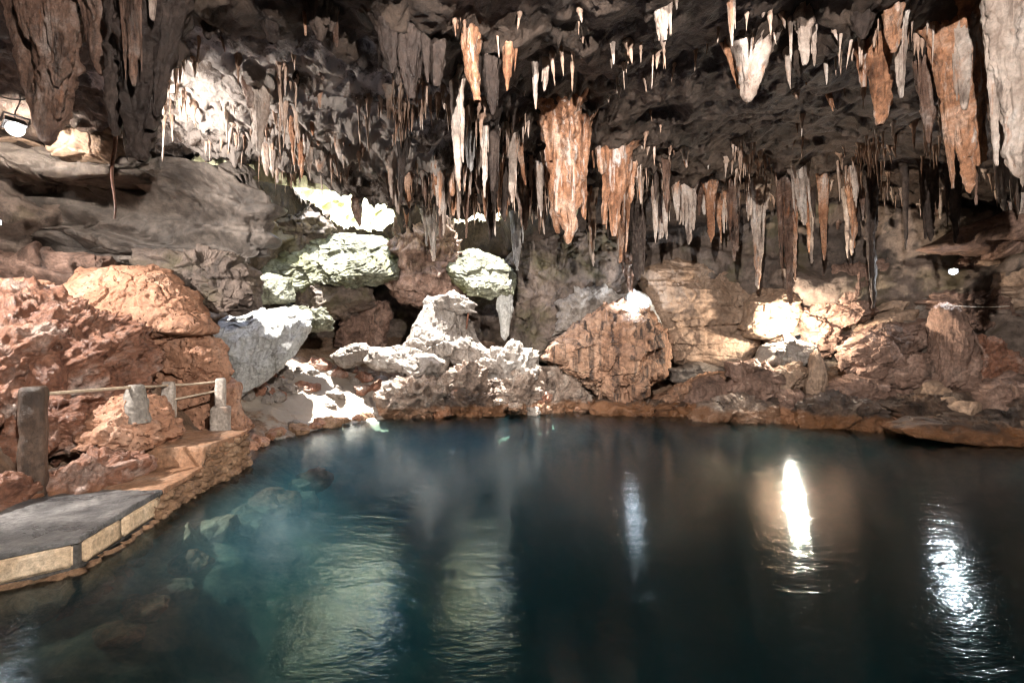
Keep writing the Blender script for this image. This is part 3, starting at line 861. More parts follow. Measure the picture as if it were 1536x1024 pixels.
rock('rock', 'brown rock under the diagonal slab and above the shelf rocks', 'rock', [(1236, 585), (1280, 566), (1311, 562), (1328, 574), (1332, 606), (1270, 608)], 9.6, .5, 'slab', 'slab', 5, 82)
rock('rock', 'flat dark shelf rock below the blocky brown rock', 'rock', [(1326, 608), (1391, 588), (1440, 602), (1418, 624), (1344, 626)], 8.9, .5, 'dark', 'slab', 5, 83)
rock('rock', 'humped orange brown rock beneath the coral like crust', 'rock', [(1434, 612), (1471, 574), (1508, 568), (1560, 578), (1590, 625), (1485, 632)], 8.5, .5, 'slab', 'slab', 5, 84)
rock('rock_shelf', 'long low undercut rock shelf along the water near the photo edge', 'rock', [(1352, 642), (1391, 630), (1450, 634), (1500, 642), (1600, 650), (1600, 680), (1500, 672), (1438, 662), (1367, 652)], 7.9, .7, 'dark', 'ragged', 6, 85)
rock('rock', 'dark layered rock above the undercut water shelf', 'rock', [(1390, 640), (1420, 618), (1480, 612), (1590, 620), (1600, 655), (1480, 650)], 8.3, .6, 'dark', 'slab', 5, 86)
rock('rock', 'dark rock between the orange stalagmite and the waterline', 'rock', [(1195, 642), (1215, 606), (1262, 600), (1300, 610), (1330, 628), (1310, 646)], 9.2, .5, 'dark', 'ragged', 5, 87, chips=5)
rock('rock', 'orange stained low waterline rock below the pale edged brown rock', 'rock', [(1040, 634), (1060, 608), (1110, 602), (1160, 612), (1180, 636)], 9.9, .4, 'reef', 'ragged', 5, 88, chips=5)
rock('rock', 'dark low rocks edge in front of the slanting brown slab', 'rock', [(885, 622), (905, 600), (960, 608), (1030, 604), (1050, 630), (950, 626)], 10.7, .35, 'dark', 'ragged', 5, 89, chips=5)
rock('stalagmite', 'stubby orange stalagmite on the ragged bank heap behind the dark post', 'stalagmite', [(52, 592), (58, 556), (63, 542), (76, 540), (82, 560), (84, 592)], 5.0, .1, 'bank', 'flow', 5, 90, chips=0)
rock('stalagmite', 'squat orange stalagmite with flat white top on the bank heap', 'stalagmite', [(84, 540), (90, 505), (98, 495), (110, 498), (116, 540)], 5.3, .14, 'bank', 'flow', 5, 91, chips=0)

# loose rocks along the water and over the shore ------------------------
def loose(x, y, z, sx, sy, sz, mat, seed, name, label, cat, group, ragged=.3):
    sv, f = ico(5)
    rs = np.random.RandomState(seed)
    q = sv.copy()
    for k in range(8):
        n = rs.normal(size=3); n /= np.linalg.norm(n)
        e = np.clip(q @ n - rs.uniform(.45, .8), 0, None)
        q -= e[:, None] * n
    p = q * np.array([sx, sy, sz])
    w3 = p + np.array([x, y, z]) + seed
    s = (sx + sy + sz) / 3
    p += sv * (s * ragged * ridged(w3, .9 / s, 4, 1) + .02 * fbm(w3, 12, 3, 2))[:, None]
    a = rs.uniform(0, 6.28)
    c, s_ = math.cos(a), math.sin(a)
    p = np.stack([p[:, 0] * c - p[:, 1] * s_, p[:, 0] * s_ + p[:, 1] * c, p[:, 2]], -1)
    o = put(name, p, f, M[mat], origin=np.zeros(3))
    o.location = (x, y, z)
    return tag(o, label, cat, group)


def along(poly, i0, i1, n):
    seg = poly[i0:i1 + 1]
    L = np.r_[0, np.cumsum(np.linalg.norm(np.diff(seg, axis=0), axis=1))]
    for k in range(n):
        t = (k + .5) / n * L[-1]
        yield np.interp(t, L, seg[:, 0]), np.interp(t, L, seg[:, 1])


for k, (x, y) in enumerate(along(SHORE, 11, 18, 44)):
    s = rnd.uniform(.10, .24)
    loose(x + rnd.uniform(-.1, .3), y + rnd.uniform(-.02, .3), rnd.uniform(.0, .1), s * 1.5, s, s * .8, rnd.choice(['dark', 'slab', 'bank', 'dark']), 200 + k,
          'shore_rock', 'small ragged brown rock in the row along the far waterline', 'rock', 'small rocks along the far waterline')
for k, (x, y) in enumerate(along(SHORE, 5, 8, 16)):
    s = rnd.uniform(.09, .17)
    loose(x - rnd.uniform(0, .25), y + rnd.uniform(0, .1), .06, s * 1.4, s, s * .7, rnd.choice(['brown', 'bank', 'rubble']), 300 + k,
          'kerb_stone', 'rough brown stone in the low row edging the white shore', 'stone', 'stones edging the white shore')
for k in range(56):
    x, y = rnd.uniform(-5.4, -2.4), rnd.uniform(8.6, 11.6)
    if poly_dist(np.array([x]), np.array([y]), SHORE)[0] < .25: continue
    s = rnd.uniform(.07, .2)
    loose(x, y, float(floor_z(x, y)[0]) + s * .2, s * 1.3, s, s * .8, rnd.choice(['pale', 'bank', 'pale']), 400 + k,
          'shore_rock', 'small white rock scattered on the sunlit shore', 'rock', 'small rocks on the sunlit shore', .45)
for k in range(26):
    px = rnd.uniform(576, 880)
    d = rnd.uniform(10.2, 11.0) + max(0, px - 720) * .002
    s = rnd.uniform(.08, .22)
    loose((px - CX) / F * d, d, rnd.uniform(.05, .75), s * 1.3, s, s * .8, rnd.choice(['reef', 'pale', 'reef', 'bank']), 700 + k,
          'reef_rock', 'small jagged cream and brown rock lodged in the far reef under the pale slab', 'rock', 'small rocks lodged in the far reef', .6)
for k in range(14):
    t = k / 13
    x, y = -3.35 + rnd.uniform(.15, .7), 3.3 + 3.6 * t + rnd.uniform(-.1, .1)
    s = rnd.uniform(.12, .26)
    loose(x, y, -.12 - .5 * (x + 3.35) + rnd.uniform(-.08, .02), s * 1.3, s, s * .7, rnd.choice(['bed', 'floor', 'rubble']), 800 + k,
          'submerged_rock', 'drowned brown rock just under the water along the retaining wall', 'rock', 'drowned rocks along the retaining wall')
for k in range(34):
    px = rnd.uniform(1060, 1530)
    d = rnd.uniform(8.6, 10.2) - (px - 1060) * .0022
    x, y = (px - CX) / F * d, d
    if poly_dist(np.array([x]), np.array([y]), SHORE)[0] < .2: continue
    s = rnd.uniform(.12, .3)
    loose(x, y, float(floor_z(x, y)[0]) + s * .3, s * 1.3, s, s * .8, rnd.choice(['slab', 'dark', 'slab', 'tan']), 500 + k,
          'fallen_rock', 'angular brown rock fallen among the shelf rocks under the two upper lamps', 'rock', 'fallen rocks on the rocky shelf')
for k in range(26):
    x, y = rnd.uniform(-7.4, -4.5), rnd.uniform(4.0, 6.6)
    s = rnd.uniform(.10, .28)
    loose(x, y, float(floor_z(x, y)[0]) + s * .25, s * 1.3, s, s * .8, 'bank', 600 + k,
          'bank_rock', 'small ragged reddish rock lying on the bank behind the railing', 'rock', 'small rocks on the bank', .5)

# ------------------------------------------------------------------ stalactites
def stalactite(name, label, px0, py0, px1, py1, w, d=None, mat='pale', fingers=2, seed=1, blunt=.0, group=None, flat=1.0, cat='stalactite', cone=.75):
    rs = np.random.RandomState(seed)
    if d is None:
        d = 4.5
        for it in range(60):                          # meets the ceiling where the photo shows its root
            q = P(px0, py0, d)
            if q[2] >= ceil_z(q[0], q[1], False)[0] - .1 or d > 12.4: break
            d += .15
    tip = P(px1, py1, d)
    root = P(px0, py0, d)
    zc = float(ceil_z(root[0], root[1])[0])
    zt = max(zc + .45, root[2])
    R = w / F * d / 2
    ROOTS.append((root[0], root[1], R))
    L0 = max(root[2] - tip[2], .05)
    parts_v, parts_f, nv = [], [], 0
    base_x = root[:2]

    def finger(xy_top, z_top, xy_tip, z_tip, r, n, sd, bl, flare):
        nonlocal nv
        L = z_top - z_tip
        m = int(np.clip(L / .018, 16, 130))
        t = np.linspace(0, 1, m)
        prof = (1 - t) ** cone * (1 - bl) + bl * (1 - t ** 4) ** .5
        prof = np.maximum(prof, .0)
        a = np.linspace(0, 2 * PI, n, endpoint=False)
        T, A = np.meshgrid(t, a, indexing='ij')
        cx = xy_top[0] + (xy_tip[0] - xy_top[0]) * T
        cy = xy_top[1] + (xy_tip[1] - xy_top[1]) * T
        cz = z_top - L * T
        dv = np.stack([np.cos(A), np.sin(A) * flat, np.zeros_like(A)], -1).reshape(-1, 3)
        base = np.stack([cx, cy, cz], -1).reshape(-1, 3)
        rr = r * np.repeat(prof, n)
        rr = rr * (1 + flare * np.exp(-np.clip(np.repeat(t, n) * L - .38, 0, None) / .16))
        # flutes and bulges
        s1 = np.concatenate([dv[:, :2] * 1.3, base[:, 2:3] * .55], 1) + sd * 3.1
        s2 = np.concatenate([dv[:, :2] * 2.8, base[:, 2:3] * 1.4], 1) + sd * 1.7
        bul = fbm(np.stack([base[:, 2] * 3.2, base[:, 2] * 0 + sd, base[:, 2] * 0], -1), 1, 3, sd)
        s3 = np.concatenate([dv[:, :2] * 1.0, base[:, 2:3] * 4.5], 1) + sd * 2.3
        rr = rr * np.clip(1 + .42 * fbm(s1, 1, 2, sd) + .40 * ridged(s2, 1, 3, sd) - .14 + .40 * bul + .30 * fbm(s3, 1, 3, sd), .2, 2.2)
        p = base + dv * rr[:, None]
        wob = .35 * r
        p[:, 0] += wob * fbm(np.stack([base[:, 2] * 1.6, base[:, 2] * 0 + sd, base[:, 2] * 0 + 3], -1), 1, 3, sd)
        p[:, 1] += wob * fbm(np.stack([base[:, 2] * 1.6, base[:, 2] * 0 + sd, base[:, 2] * 0 + 9], -1), 1, 3, sd)
        p += dv * (min(.03, r * .30) * ridged(p * np.array([1, 1, .6]), 10, 4, sd % 50) + min(.045, r * .16) * fracture(p * np.array([1, 1, .55]), 6, sd % 9, .9, .8))[:, None]
        fa = np.arange(m * n).reshape(m, n)
        fa = np.concatenate([fa, fa[:, :1]], 1)
        f = np.stack([fa[:-1, :-1], fa[:-1, 1:], fa[1:, 1:], fa[1:, :-1]], -1).reshape(-1, 4)
        parts_v.append(p); parts_f.append(f[:, ::-1] + nv)
        nv += len(p)

    n = 56 if w > 40 else (36 if w > 22 else (22 if w > 10 else 14))
    # extension above the visible root follows straight up into the roof
    finger(base_x, zt, tip[:2], tip[2], R * .86, n, seed, blunt, 1.1)
    nf = int(fingers * 1.6 + 1.5) + (1 if w > 14 else 0)
    line = rs.uniform(-.6, .6) + (PI if rs.rand() > .5 else 0)
    for k in range(nf):
        u = (k + .5) / nf * 2 - 1 + rs.uniform(-.3, .3)
        off = np.array([math.cos(line) * u * 1.25 * R - math.sin(line) * rs.uniform(-.4, .4) * R, math.sin(line) * u * 1.25 * R + math.cos(line) * rs.uniform(-.4, .4) * R])
        zk = tip[2] + L0 * (rs.uniform(.06, .9) * (.55 + .45 * abs(u)))
        fr = R * rs.uniform(.22, .55)
        tt = np.clip((zt - zk) / max(zt - tip[2], .01), 0, 1)
        xt = base_x + (tip[:2] - base_x) * tt + off * rs.uniform(.5, 1.1)
        finger(base_x + off, zt, xt, zk, fr, max(12, n - 10), seed * 7 + k + 1, blunt * .7, 1.1)
    vv = np.concatenate(parts_v)
    ff = np.concatenate(parts_f)
    o = put(name, vv, ff, ST[mat], origin=np.array([root[0], root[1], zt]))
    return tag(o, label, cat, group)


S = stalactite
MAJ = [
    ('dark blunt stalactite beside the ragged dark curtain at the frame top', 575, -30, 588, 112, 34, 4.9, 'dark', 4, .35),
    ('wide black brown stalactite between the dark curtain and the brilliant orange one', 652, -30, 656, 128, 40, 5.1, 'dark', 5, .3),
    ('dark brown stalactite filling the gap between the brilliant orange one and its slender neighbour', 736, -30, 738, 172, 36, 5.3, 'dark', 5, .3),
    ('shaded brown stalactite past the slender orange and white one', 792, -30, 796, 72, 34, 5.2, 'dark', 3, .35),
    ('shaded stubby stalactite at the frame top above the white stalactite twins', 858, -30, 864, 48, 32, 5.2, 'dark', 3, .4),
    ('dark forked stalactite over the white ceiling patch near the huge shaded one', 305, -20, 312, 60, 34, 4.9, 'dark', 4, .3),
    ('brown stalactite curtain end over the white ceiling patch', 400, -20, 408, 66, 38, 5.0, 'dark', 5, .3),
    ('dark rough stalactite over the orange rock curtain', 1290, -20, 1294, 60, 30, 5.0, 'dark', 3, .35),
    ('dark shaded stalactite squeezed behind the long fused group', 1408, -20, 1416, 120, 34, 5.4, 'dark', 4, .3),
    # label, root, tip, width, depth, mat, fingers, blunt
    ('thick brown and white stalactite with a split tip beside the floodlight', 95, 20, 74, 219, 74, 4.6, 'brown', 4, .25),
    ('slanting pale lobe joining the thick split stalactite beside the floodlight', 12, 40, 62, 205, 30, 4.7, 'brown', 1, .3),
    ('short brown stalactite stub over the floodlight', 42, -20, 44, 60, 32, 4.5, 'brown', 1, .5),
    ('orange and brown stalactite between the split one and the huge shaded one', 150, 0, 155, 113, 46, 4.5, 'brown', 2, .25),
    ('black narrow stalactite between the orange one and the huge shaded one', 183, -20, 184, 68, 26, 4.4, 'dark', 1, .4),
    ('huge shaded dark brown stalactite with two blunt tips', 236, 0, 204, 238, 92, 4.3, 'dark', 5, .42),
    ('pale crusty lobes on the front of the huge shaded stalactite', 196, 58, 203, 130, 22, 4.0, 'brown', 2, .3),
    ('thin crooked white stalactite along the huge shaded one', 158, 110, 190, 240, 9, 4.6, 'pale', 1, .3),
    ('small pearly stalactite hanging before the huge shaded one at the frame top', 226, -30, 230, 32, 15, 4.0, 'pale', 0, .6),
    ('thin orange tipped stalactite above the white patch of ceiling', 453, -10, 458, 54, 9, 4.9, 'orange', 0, .3),
    ('slim shaded stalactite with a bright edge above the white patch of ceiling', 497, 10, 505, 70, 16, 5.0, 'brown', 1, .2),
    ('broad dark stalactite curtain at the frame top beside the bright patch', 470, -20, 480, 60, 40, 4.9, 'dark', 3, .3),
    ('dark ragged curtain of stalactite over the white lit fringe', 610, -20, 622, 150, 48, 5.0, 'dark', 5, .2),
    ('long brilliant orange stalactite with white shoulder at the frame top', 700, -20, 713, 153, 36, 5.0, 'orange', 2, .25),
    ('slender orange and white stalactite next to the brilliant orange one', 767, -10, 761, 137, 19, 5.1, 'orange', 1, .25),
    ('long pale furrowed stalactite beneath the brilliant orange one', 680, 90, 690, 287, 20, None, 'pale', 3, .15),
    ('pale thin stalactite leaning beside the furrowed one', 655, 105, 668, 165, 12, None, 'pale', 1, .1),
    ('silver grey stalactite between the furrowed one and the black gap', 702, 180, 707, 258, 18, None, 'grey', 2, .3),
    ('thin ribbed pink stalactite beside the black gap', 724, 165, 728, 297, 15, None, 'pale', 2, .2),
    ('black stalactite in deep shade next to the ribbed pink one', 742, 175, 738, 288, 24, None, 'dark', 2, .2),
    ('isolated two toned stalactite tapering over the larger sunlit slope', 536, 224, 538, 340, 30, 9.6, 'brown', 2, .08),
    ('slim tapering pale stalactite over the dark rock between the sunlit slopes', 645, 288, 650, 392, 19, 10.2, 'pale', 2, .1),
    ('white forked stalactite over the left lit fringe', 506, 178, 509, 240, 13, None, 'pale', 2, .2),
    ('pinkish white cone stalactite over the lit fringe beside the larger hollow', 462, 206, 458, 250, 14, None, 'pale', 1, .2),
    ('white lit pillar of dripstone at the edge of the white ceiling patch', 385, 100, 389, 226, 26, None, 'pale', 4, .3),
    ('bright white ragged stalactite hanging above the pendant one', 636, 214, 633, 270, 14, None, 'pale', 1, .2),
    ('slender white stalactite twin above the big orange cluster, longer one', 801, 76, 804, 164, 9, None, 'pale', 0, .35),
    ('white stalactite twin above the big orange cluster, fatter one', 827, 74, 816, 137, 13, None, 'pale', 1, .3),
    ('small white stalactite with a pink tip alone on the dark ceiling', 914, 58, 921, 97, 9, None, 'pale', 0, .3),
    ('white winged stalactite at the frame top near the middle', 994, 0, 997, 62, 26, None, 'pale', 3, .1),
    ('thin white stalactite touching the fat white one', 1095, 0, 1099, 70, 12, None, 'pale', 1, .2),
    ('fat white bulbous stalactite alone on the dark ceiling', 1128, 55, 1126, 152, 40, 5.6, 'pale', 1, .55),
    ('slanting orange ridge stalactite beside the fat white one', 1072, 100, 1108, 134, 14, 5.7, 'orange', 0, .2),
    ('great orange cluster of fused stalactites over the streaked boulder', 843, 150, 850, 366, 56, None, 'orange', 6, .45),
    ('orange stalactite leg fused to the great orange cluster', 826, 220, 838, 350, 26, None, 'orange', 2, .4),
    ('second large orange stalactite with grey shoulder over the lamp', 930, 205, 922, 355, 30, None, 'orange', 4, .4),
    ('long orange tip beneath the second large orange stalactite', 936, 250, 930, 394, 16, None, 'orange', 2, .2),
    ('white knobbly stalactite between the two large orange ones', 884, 256, 889, 399, 18, 9.6, 'pale', 2, .15),
    ('pale drapery stalactite beside the great orange cluster', 894, 200, 902, 262, 20, None, 'orange', 3, .2),
    ('long orange thin stalactite before the pale double one', 770, 190, 788, 278, 12, None, 'orange', 1, .2),
    ('pale double stalactite beside the great orange cluster', 804, 225, 812, 326, 14, None, 'pale', 2, .2),
    ('long grey white stalactite reaching low over the blue grey face', 772, 272, 777, 406, 20, 10.4, 'grey', 3, .12),
    ('dark shaded trunk of stalactite above the lamp on the boulder', 952, 280, 956, 420, 30, 10.4, 'dark', 2, .4),
    ('brown column stalactite reaching down to the lamp on the boulder', 940, 330, 946, 446, 20, 10.9, 'brown', 3, .4),
    ('white hooked stalactite beside the second large orange one', 954, 235, 962, 306, 10, None, 'pale', 1, .2),
    ('straight white stalactite in the row over the tan wall', 982, 250, 983, 364, 10, 10.0, 'pale', 0, .3),
    ('short forked white stalactite in the row over the tan wall', 1010, 278, 1016, 331, 12, 9.8, 'pale', 2, .2),
    ('stout pale stalactite with orange tip in the row over the tan wall', 1033, 285, 1033, 367, 17, 9.8, 'pale', 2, .35),
    ('orange topped ribbed stalactite in the row over the tan wall', 1064, 268, 1066, 364, 15, 9.9, 'orange', 2, .2),
    ('ragged grey and pink stalactite in the row over the tan wall', 1097, 290, 1102, 392, 15, 9.9, 'brown', 2, .2),
    ('long pale column stalactite reaching the tan wall', 1136, 300, 1137, 434, 15, 10.2, 'pale', 2, .4),
    ('white torch shaped stalactite at the frame top', 1202, -10, 1208, 98, 26, 5.2, 'pale', 2, .45),
    ('short pink stalactite beside the white torch shaped one', 1220, 60, 1222, 100, 10, 5.3, 'pale', 1, .3),
    ('tiny white stalactite pair member at the frame top over the fat white one', 1146, -5, 1144, 26, 10, 5.0, 'pale', 1, .3),
    ('slim crooked white stalactite beside the fat white one', 1177, 70, 1185, 134, 12, None, 'pale', 1, .2),
    ('thin pale stalactite hanging off the orange rock curtain', 1238, 75, 1240, 128, 7, None, 'pale', 0, .2),
    ('small orange stalactite slanting over the dark ceiling', 1230, 132, 1250, 167, 9, None, 'orange', 1, .2),
    ('crusty upright pink and white stalactite above the rock curtain', 1338, -20, 1340, 80, 26, 4.9, 'orange', 2, .5),
    ('pink lower tip beneath the crusty upright stalactite', 1348, 70, 1353, 147, 16, 5.0, 'pale', 1, .3),
    ('orange rock curtain with three blunt drips', 1308, 95, 1320, 188, 34, 5.4, 'orange', 4, .45),
    ('mauve and pink stalactite next to the long fused group', 1384, 120, 1394, 215, 22, 5.6, 'brown', 3, .4),
    ('long fused group of orange and pale stalactites, main stem', 1428, 80, 1452, 290, 44, 5.2, 'orange', 6, .3),
    ('tall pale stalactite rising behind the long fused group', 1441, 30, 1446, 165, 21, 5.1, 'pale', 1, .5),
    ('thin dark tip under the long fused group', 1458, 230, 1465, 307, 10, 5.3, 'brown', 1, .1),
    ('short pale stalactite with dark top between the fused group and the white giant', 1478, 70, 1482, 157, 13, 5.2, 'pale', 1, .3),
    ('giant white stalactite with orange belly at the photo edge', 1516, 10, 1527, 268, 62, 4.1, 'pale', 4, .5),
    ('pale claw shaped stalactite below the giant white one', 1492, 245, 1508, 316, 28, 5.6, 'pale', 3, .15),
    ('small pale stalactite beside the dark hollow under the fused group', 1411, 180, 1416, 223, 10, 5.6, 'pale', 1, .2),
    ('tiny pink stalactite alone over the dark fringe', 1353, 275, 1355, 310, 9, None, 'pale', 0, .3),
    ('white ragged stalactite at the start of the fringe over the rock pile', 1196, 270, 1206, 338, 17, 9.4, 'pale', 3, .15),
    ('pale thin stalactite above the long dark one', 1282, 262, 1284, 312, 13, 9.2, 'pale', 2, .2),
    ('long brown and white column stalactite over the bright lamp', 1178, 300, 1186, 458, 20, 10.0, 'brown', 3, .3),
    ('thin orange stalactite beside the long column over the bright lamp', 1192, 320, 1193, 420, 9, 9.9, 'orange', 1, .3),
    ('pale orange stalactite over the rounded fluted boulder', 1236, 316, 1237, 390, 12, 9.6, 'orange', 2, .3),
    ('slim orange stalactite beside the long dark one', 1279, 318, 1279, 380, 7, 9.5, 'orange', 1, .2),
    ('very long dark stalactite with one bright edge over the rock pile', 1305, 280, 1309, 462, 17, 9.2, 'dark', 2, .3),
    ('dark stubby stalactite over the white drip covered rock', 1390, 300, 1394, 362, 22, 8.6, 'dark', 2, .3),
    ('dark ragged stalactite over the small upper lamp', 1430, 290, 1432, 365, 18, 8.4, 'dark', 2, .3),
    ('thin dark hooked stalactite over the stacked tan slabs', 1356, 330, 1359, 374, 8, 9.0, 'dark', 1, .1),
]
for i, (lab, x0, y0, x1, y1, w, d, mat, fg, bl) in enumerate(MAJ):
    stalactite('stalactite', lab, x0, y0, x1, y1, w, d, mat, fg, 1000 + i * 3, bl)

REG = [
    # x range, root y range, length range, width range, n, mats, label, group
    ((395, 520), (150, 222), (35, 85), (7, 16), 24, ['pale', 'pale', 'orange'], 'small white stalactite in the bright fringe over the larger hollow', 'small stalactites of the bright fringe'),
    ((236, 400), (200, 250), (22, 55), (12, 24), 16, ['grey', 'grey', 'pale'], 'fat short grey drip stone along the edge over the grey face', 'grey drips over the grey face'),
    ((585, 770), (150, 285), (45, 130), (7, 18), 46, ['pale', 'brown', 'orange', 'pale', 'dark'], 'narrow pinkish stalactite in the dense thicket over the dark rock between the sunlit slopes', 'stalactites of the dense thicket'),
    ((770, 1000), (205, 285), (35, 95), (6, 15), 30, ['pale', 'orange', 'pale', 'brown', 'dark'], 'small pale stalactite among the two large orange ones', 'small stalactites among the large orange ones'),
    ((990, 1180), (262, 300), (40, 95), (6, 14), 26, ['pale', 'brown', 'pale', 'orange'], 'small pinkish stalactite in the row fringe over the tan wall', 'small stalactites over the tan wall'),
    ((1170, 1330), (265, 310), (40, 110), (6, 14), 24, ['pale', 'brown', 'dark', 'orange'], 'small stalactite in the fringe over the rock pile and its bright lamp', 'small stalactites over the rock pile'),
    ((780, 1300), (20, 240), (10, 38), (5, 11), 26, ['pale', 'pale', 'orange'], 'tiny bright stalactite scattered on the bare dark ceiling', 'tiny stalactites on the dark ceiling'),
    ((1350, 1530), (200, 310), (35, 80), (8, 18), 14, ['brown', 'dark', 'pale'], 'small dim stalactite hanging under the giant white and fused ones', 'small stalactites under the giant ones'),
    ((250, 620), (0, 100), (25, 80), (8, 20), 16, ['dark', 'brown', 'pale'], 'short shaded stalactite around the white patch of ceiling', 'short stalactites around the white patch'),
]
sd = 5000
for xr, yr, lr, wr, n, mats, lab, grp in REG:
    for k in range(n):
        g = k // 4
        if k % 4 == 0:
            gx = xr[0] + (xr[1] - xr[0]) * (g + rnd.random()) / max(n // 4, 1)
            gy = rnd.uniform(*yr)
        x = min(max(gx + rnd.gauss(0, (xr[1] - xr[0]) * .05), xr[0]), xr[1])
        y = min(max(gy + rnd.gauss(0, 14), yr[0]), yr[1])
        L = lr[0] + (lr[1] - lr[0]) * rnd.random() ** 1.8
        sd += 7
        stalactite('stalactite', lab, x, y, x + rnd.uniform(-4, 6), y + L, rnd.uniform(*wr), None, rnd.choice(mats), rnd.choice([0, 1, 1, 2]), sd, rnd.uniform(.05, .35), grp)

# the countless soda straws between them
def straw_fringe():
    rs = np.random.RandomState(77)
    V, Fc, nv = [], [], 0
    made = 0
    while made < 900:
        band = rs.choice(5, p=[.22, .2, .28, .15, .15])
        px, py = [(rs.uniform(240, 640), rs.uniform(40, 250)), (rs.uniform(580, 800), rs.uniform(120, 285)), (rs.uniform(780, 1340), rs.uniform(200, 300)),
                  (rs.uniform(620, 1320), rs.uniform(5, 220)), (rs.uniform(1280, 1536), rs.uniform(20, 300))][band]
        # cluster around ridges of the roof
        if fbm(np.array([[px * .011, py * .011, 3.0]]), 1, 3, 5)[0] < rs.uniform(-.15, .35): continue
        d = 4.4
        while d < 12.2:
            q = P(px, py, d)
            if q[2] >= ceil_z(q[0], q[1], False)[0] - .12: break
            d += .2
        zc = float(ceil_z(q[0], q[1])[0]) + .08
        L = rs.uniform(.10, .42) * (.7 if band == 3 else 1) * (1 if rs.rand() < .8 else 1.6)
        r = rs.uniform(.012, .036)
        m, n = 12, 8
        t = np.linspace(0, 1, m)
        a = np.linspace(0, 2 * PI, n, endpoint=False)
        rad = r * (1 - t) ** .6 * (1 + 1.6 * np.exp(-t * L / .06)) * (1 + .35 * rs.uniform(-1, 1, m))
        lean = rs.normal(0, .03, 2)
        pts = np.stack([q[0] + lean[0] * t[:, None] + rad[:, None] * np.cos(a), q[1] + lean[1] * t[:, None] + rad[:, None] * np.sin(a), np.repeat((zc - (L + .12) * t)[:, None], n, 1)], -1)
        fa = np.arange(m * n).reshape(m, n)
        fa = np.concatenate([fa, fa[:, :1]], 1)
        f = np.stack([fa[:-1, :-1], fa[1:, :-1], fa[1:, 1:], fa[:-1, 1:]], -1).reshape(-1, 4)
        V.append(pts.reshape(-1, 3)); Fc.append(f + nv); nv += m * n
        made += 1
    tag(put('dripstone_fringe', np.concatenate(V), np.concatenate(Fc), ST['straw']), 'dense fringe of thin soda straws hanging between the stalactites', 'dripstone', kind='stuff')


straw_fringe()
build_ceiling()

# hanging root
q0, q1 = P(171, 190, 4.9), P(170, 328, 4.9)
path = [q0 + (q1 - q0) * t + np.array([.012 * math.sin(t * 9), .01 * math.cos(t * 7), 0]) for t in np.linspace(0, 1, 26)]
v_, f_ = tube(path, [.021 - .011 * t for t in np.linspace(0, 1, 26)], 8)
tag(put('hanging_root', v_, f_, M['root'], origin=q0), 'thin red brown root hanging straight down from the huge shaded stalactite', 'root')
q0, q1 = P(702, 455, 11.05), P(700, 506, 11.05)
v_, f_ = tube([q0 + (q1 - q0) * t + np.array([.015 * math.sin(t * 6), 0, 0]) for t in np.linspace(0, 1, 10)], .022, 7)
tag(put('hanging_root', v_, f_, M['root'], origin=q0), 'thin brown root dropping from the arched rock bridge on the far shore', 'root')

# ------------------------------------------------------------------ path, steps, retaining wall
def slab_path():
    z = .24
    edge = [(-4.35, 2.6), (-3.62, 3.02), (-3.23, 3.38), (-3.45, 4.5), (-3.62, 5.34)]
    back = [(-4.40, 5.34), (-4.75, 4.6), (-4.9, 4.0), (-5.1, 3.2), (-5.1, 2.6)]
    poly = edge + back
    v, f = prism(poly, -.05, z)
    return v, f


def slab_grid(poly, z0, z1, mat, name, amp=.022, st=.03):
    """a cast slab with a slightly uneven top and chipped edge"""
    poly = np.asarray(poly, float)
    x0, y0 = poly.min(0); x1, y1 = poly.max(0)
    n = len(poly)
    ring = []
    for i in range(n):
        a, b = poly[i], poly[(i + 1) % n]
        m = max(1, int(np.linalg.norm(b - a) / st))
        for k in range(m):
            ring.append(a + (b - a) * k / m)
    ring = np.array(ring)
    c = poly.mean(0)
    levels = 22
    vs, fs = [], []
    m = len(ring)
    prof = [(0.0, z0, 1.0), (0, z1 - .03, 1.0), (0, z1 - .006, .997)] + [(0, z1, 1 - .012 - .988 * k / levels) for k in range(levels)]
    for _, z, s in prof:
        pts = c + (ring - c) * s
        p3 = np.stack([pts[:, 0], pts[:, 1], np.full(m, z)], -1)
        if z > z0 + 1e-6:
            p3[:, 2] += amp * fbm(p3, 3, 4, 5)
        p3[:, :2] += (.012 * fbm(p3, 7, 3, 6))[:, None] * ((ring - c) / (np.linalg.norm(ring - c, axis=1)[:, None] + 1e-6))
        vs.append(p3)
    vs = np.concatenate(vs)
    k = len(prof)
    fa = np.arange(k * m).reshape(k, m)
    fa = np.concatenate([fa, fa[:, :1]], 1)
    f = np.stack([fa[:-1, :-1], fa[:-1, 1:], fa[1:, 1:], fa[1:, :-1]], -1).reshape(-1, 4)
    o = put(name, vs, f, M[mat])
    return o


tag(slab_grid([(-3.62, 3.02), (-3.215, 3.38), (-3.43, 4.46), (-4.36, 4.52), (-4.75, 4.5), (-5.2, 4.0), (-5.3, 2.6), (-4.4, 2.5)], .205, .25, 'path', 'path'), kind='structure')
tag(slab_grid([(-3.432, 4.475), (-3.60, 5.36), (-4.45, 5.36), (-4.62, 4.535), (-4.36, 4.53)], .20, .246, 'step', 'path'), kind='structure')
tag(slab_grid([(-3.585, 5.30), (-3.62, 6.22), (-4.9, 6.3), (-4.75, 5.8), (-4.30, 5.26)], .0, .475, 'step', 'path'), kind='structure')

rw = empty('retaining_wall', (-3.4, 4.2, 0), 'low retaining wall of concrete blocks and rubble carrying the path along the water', 'wall')


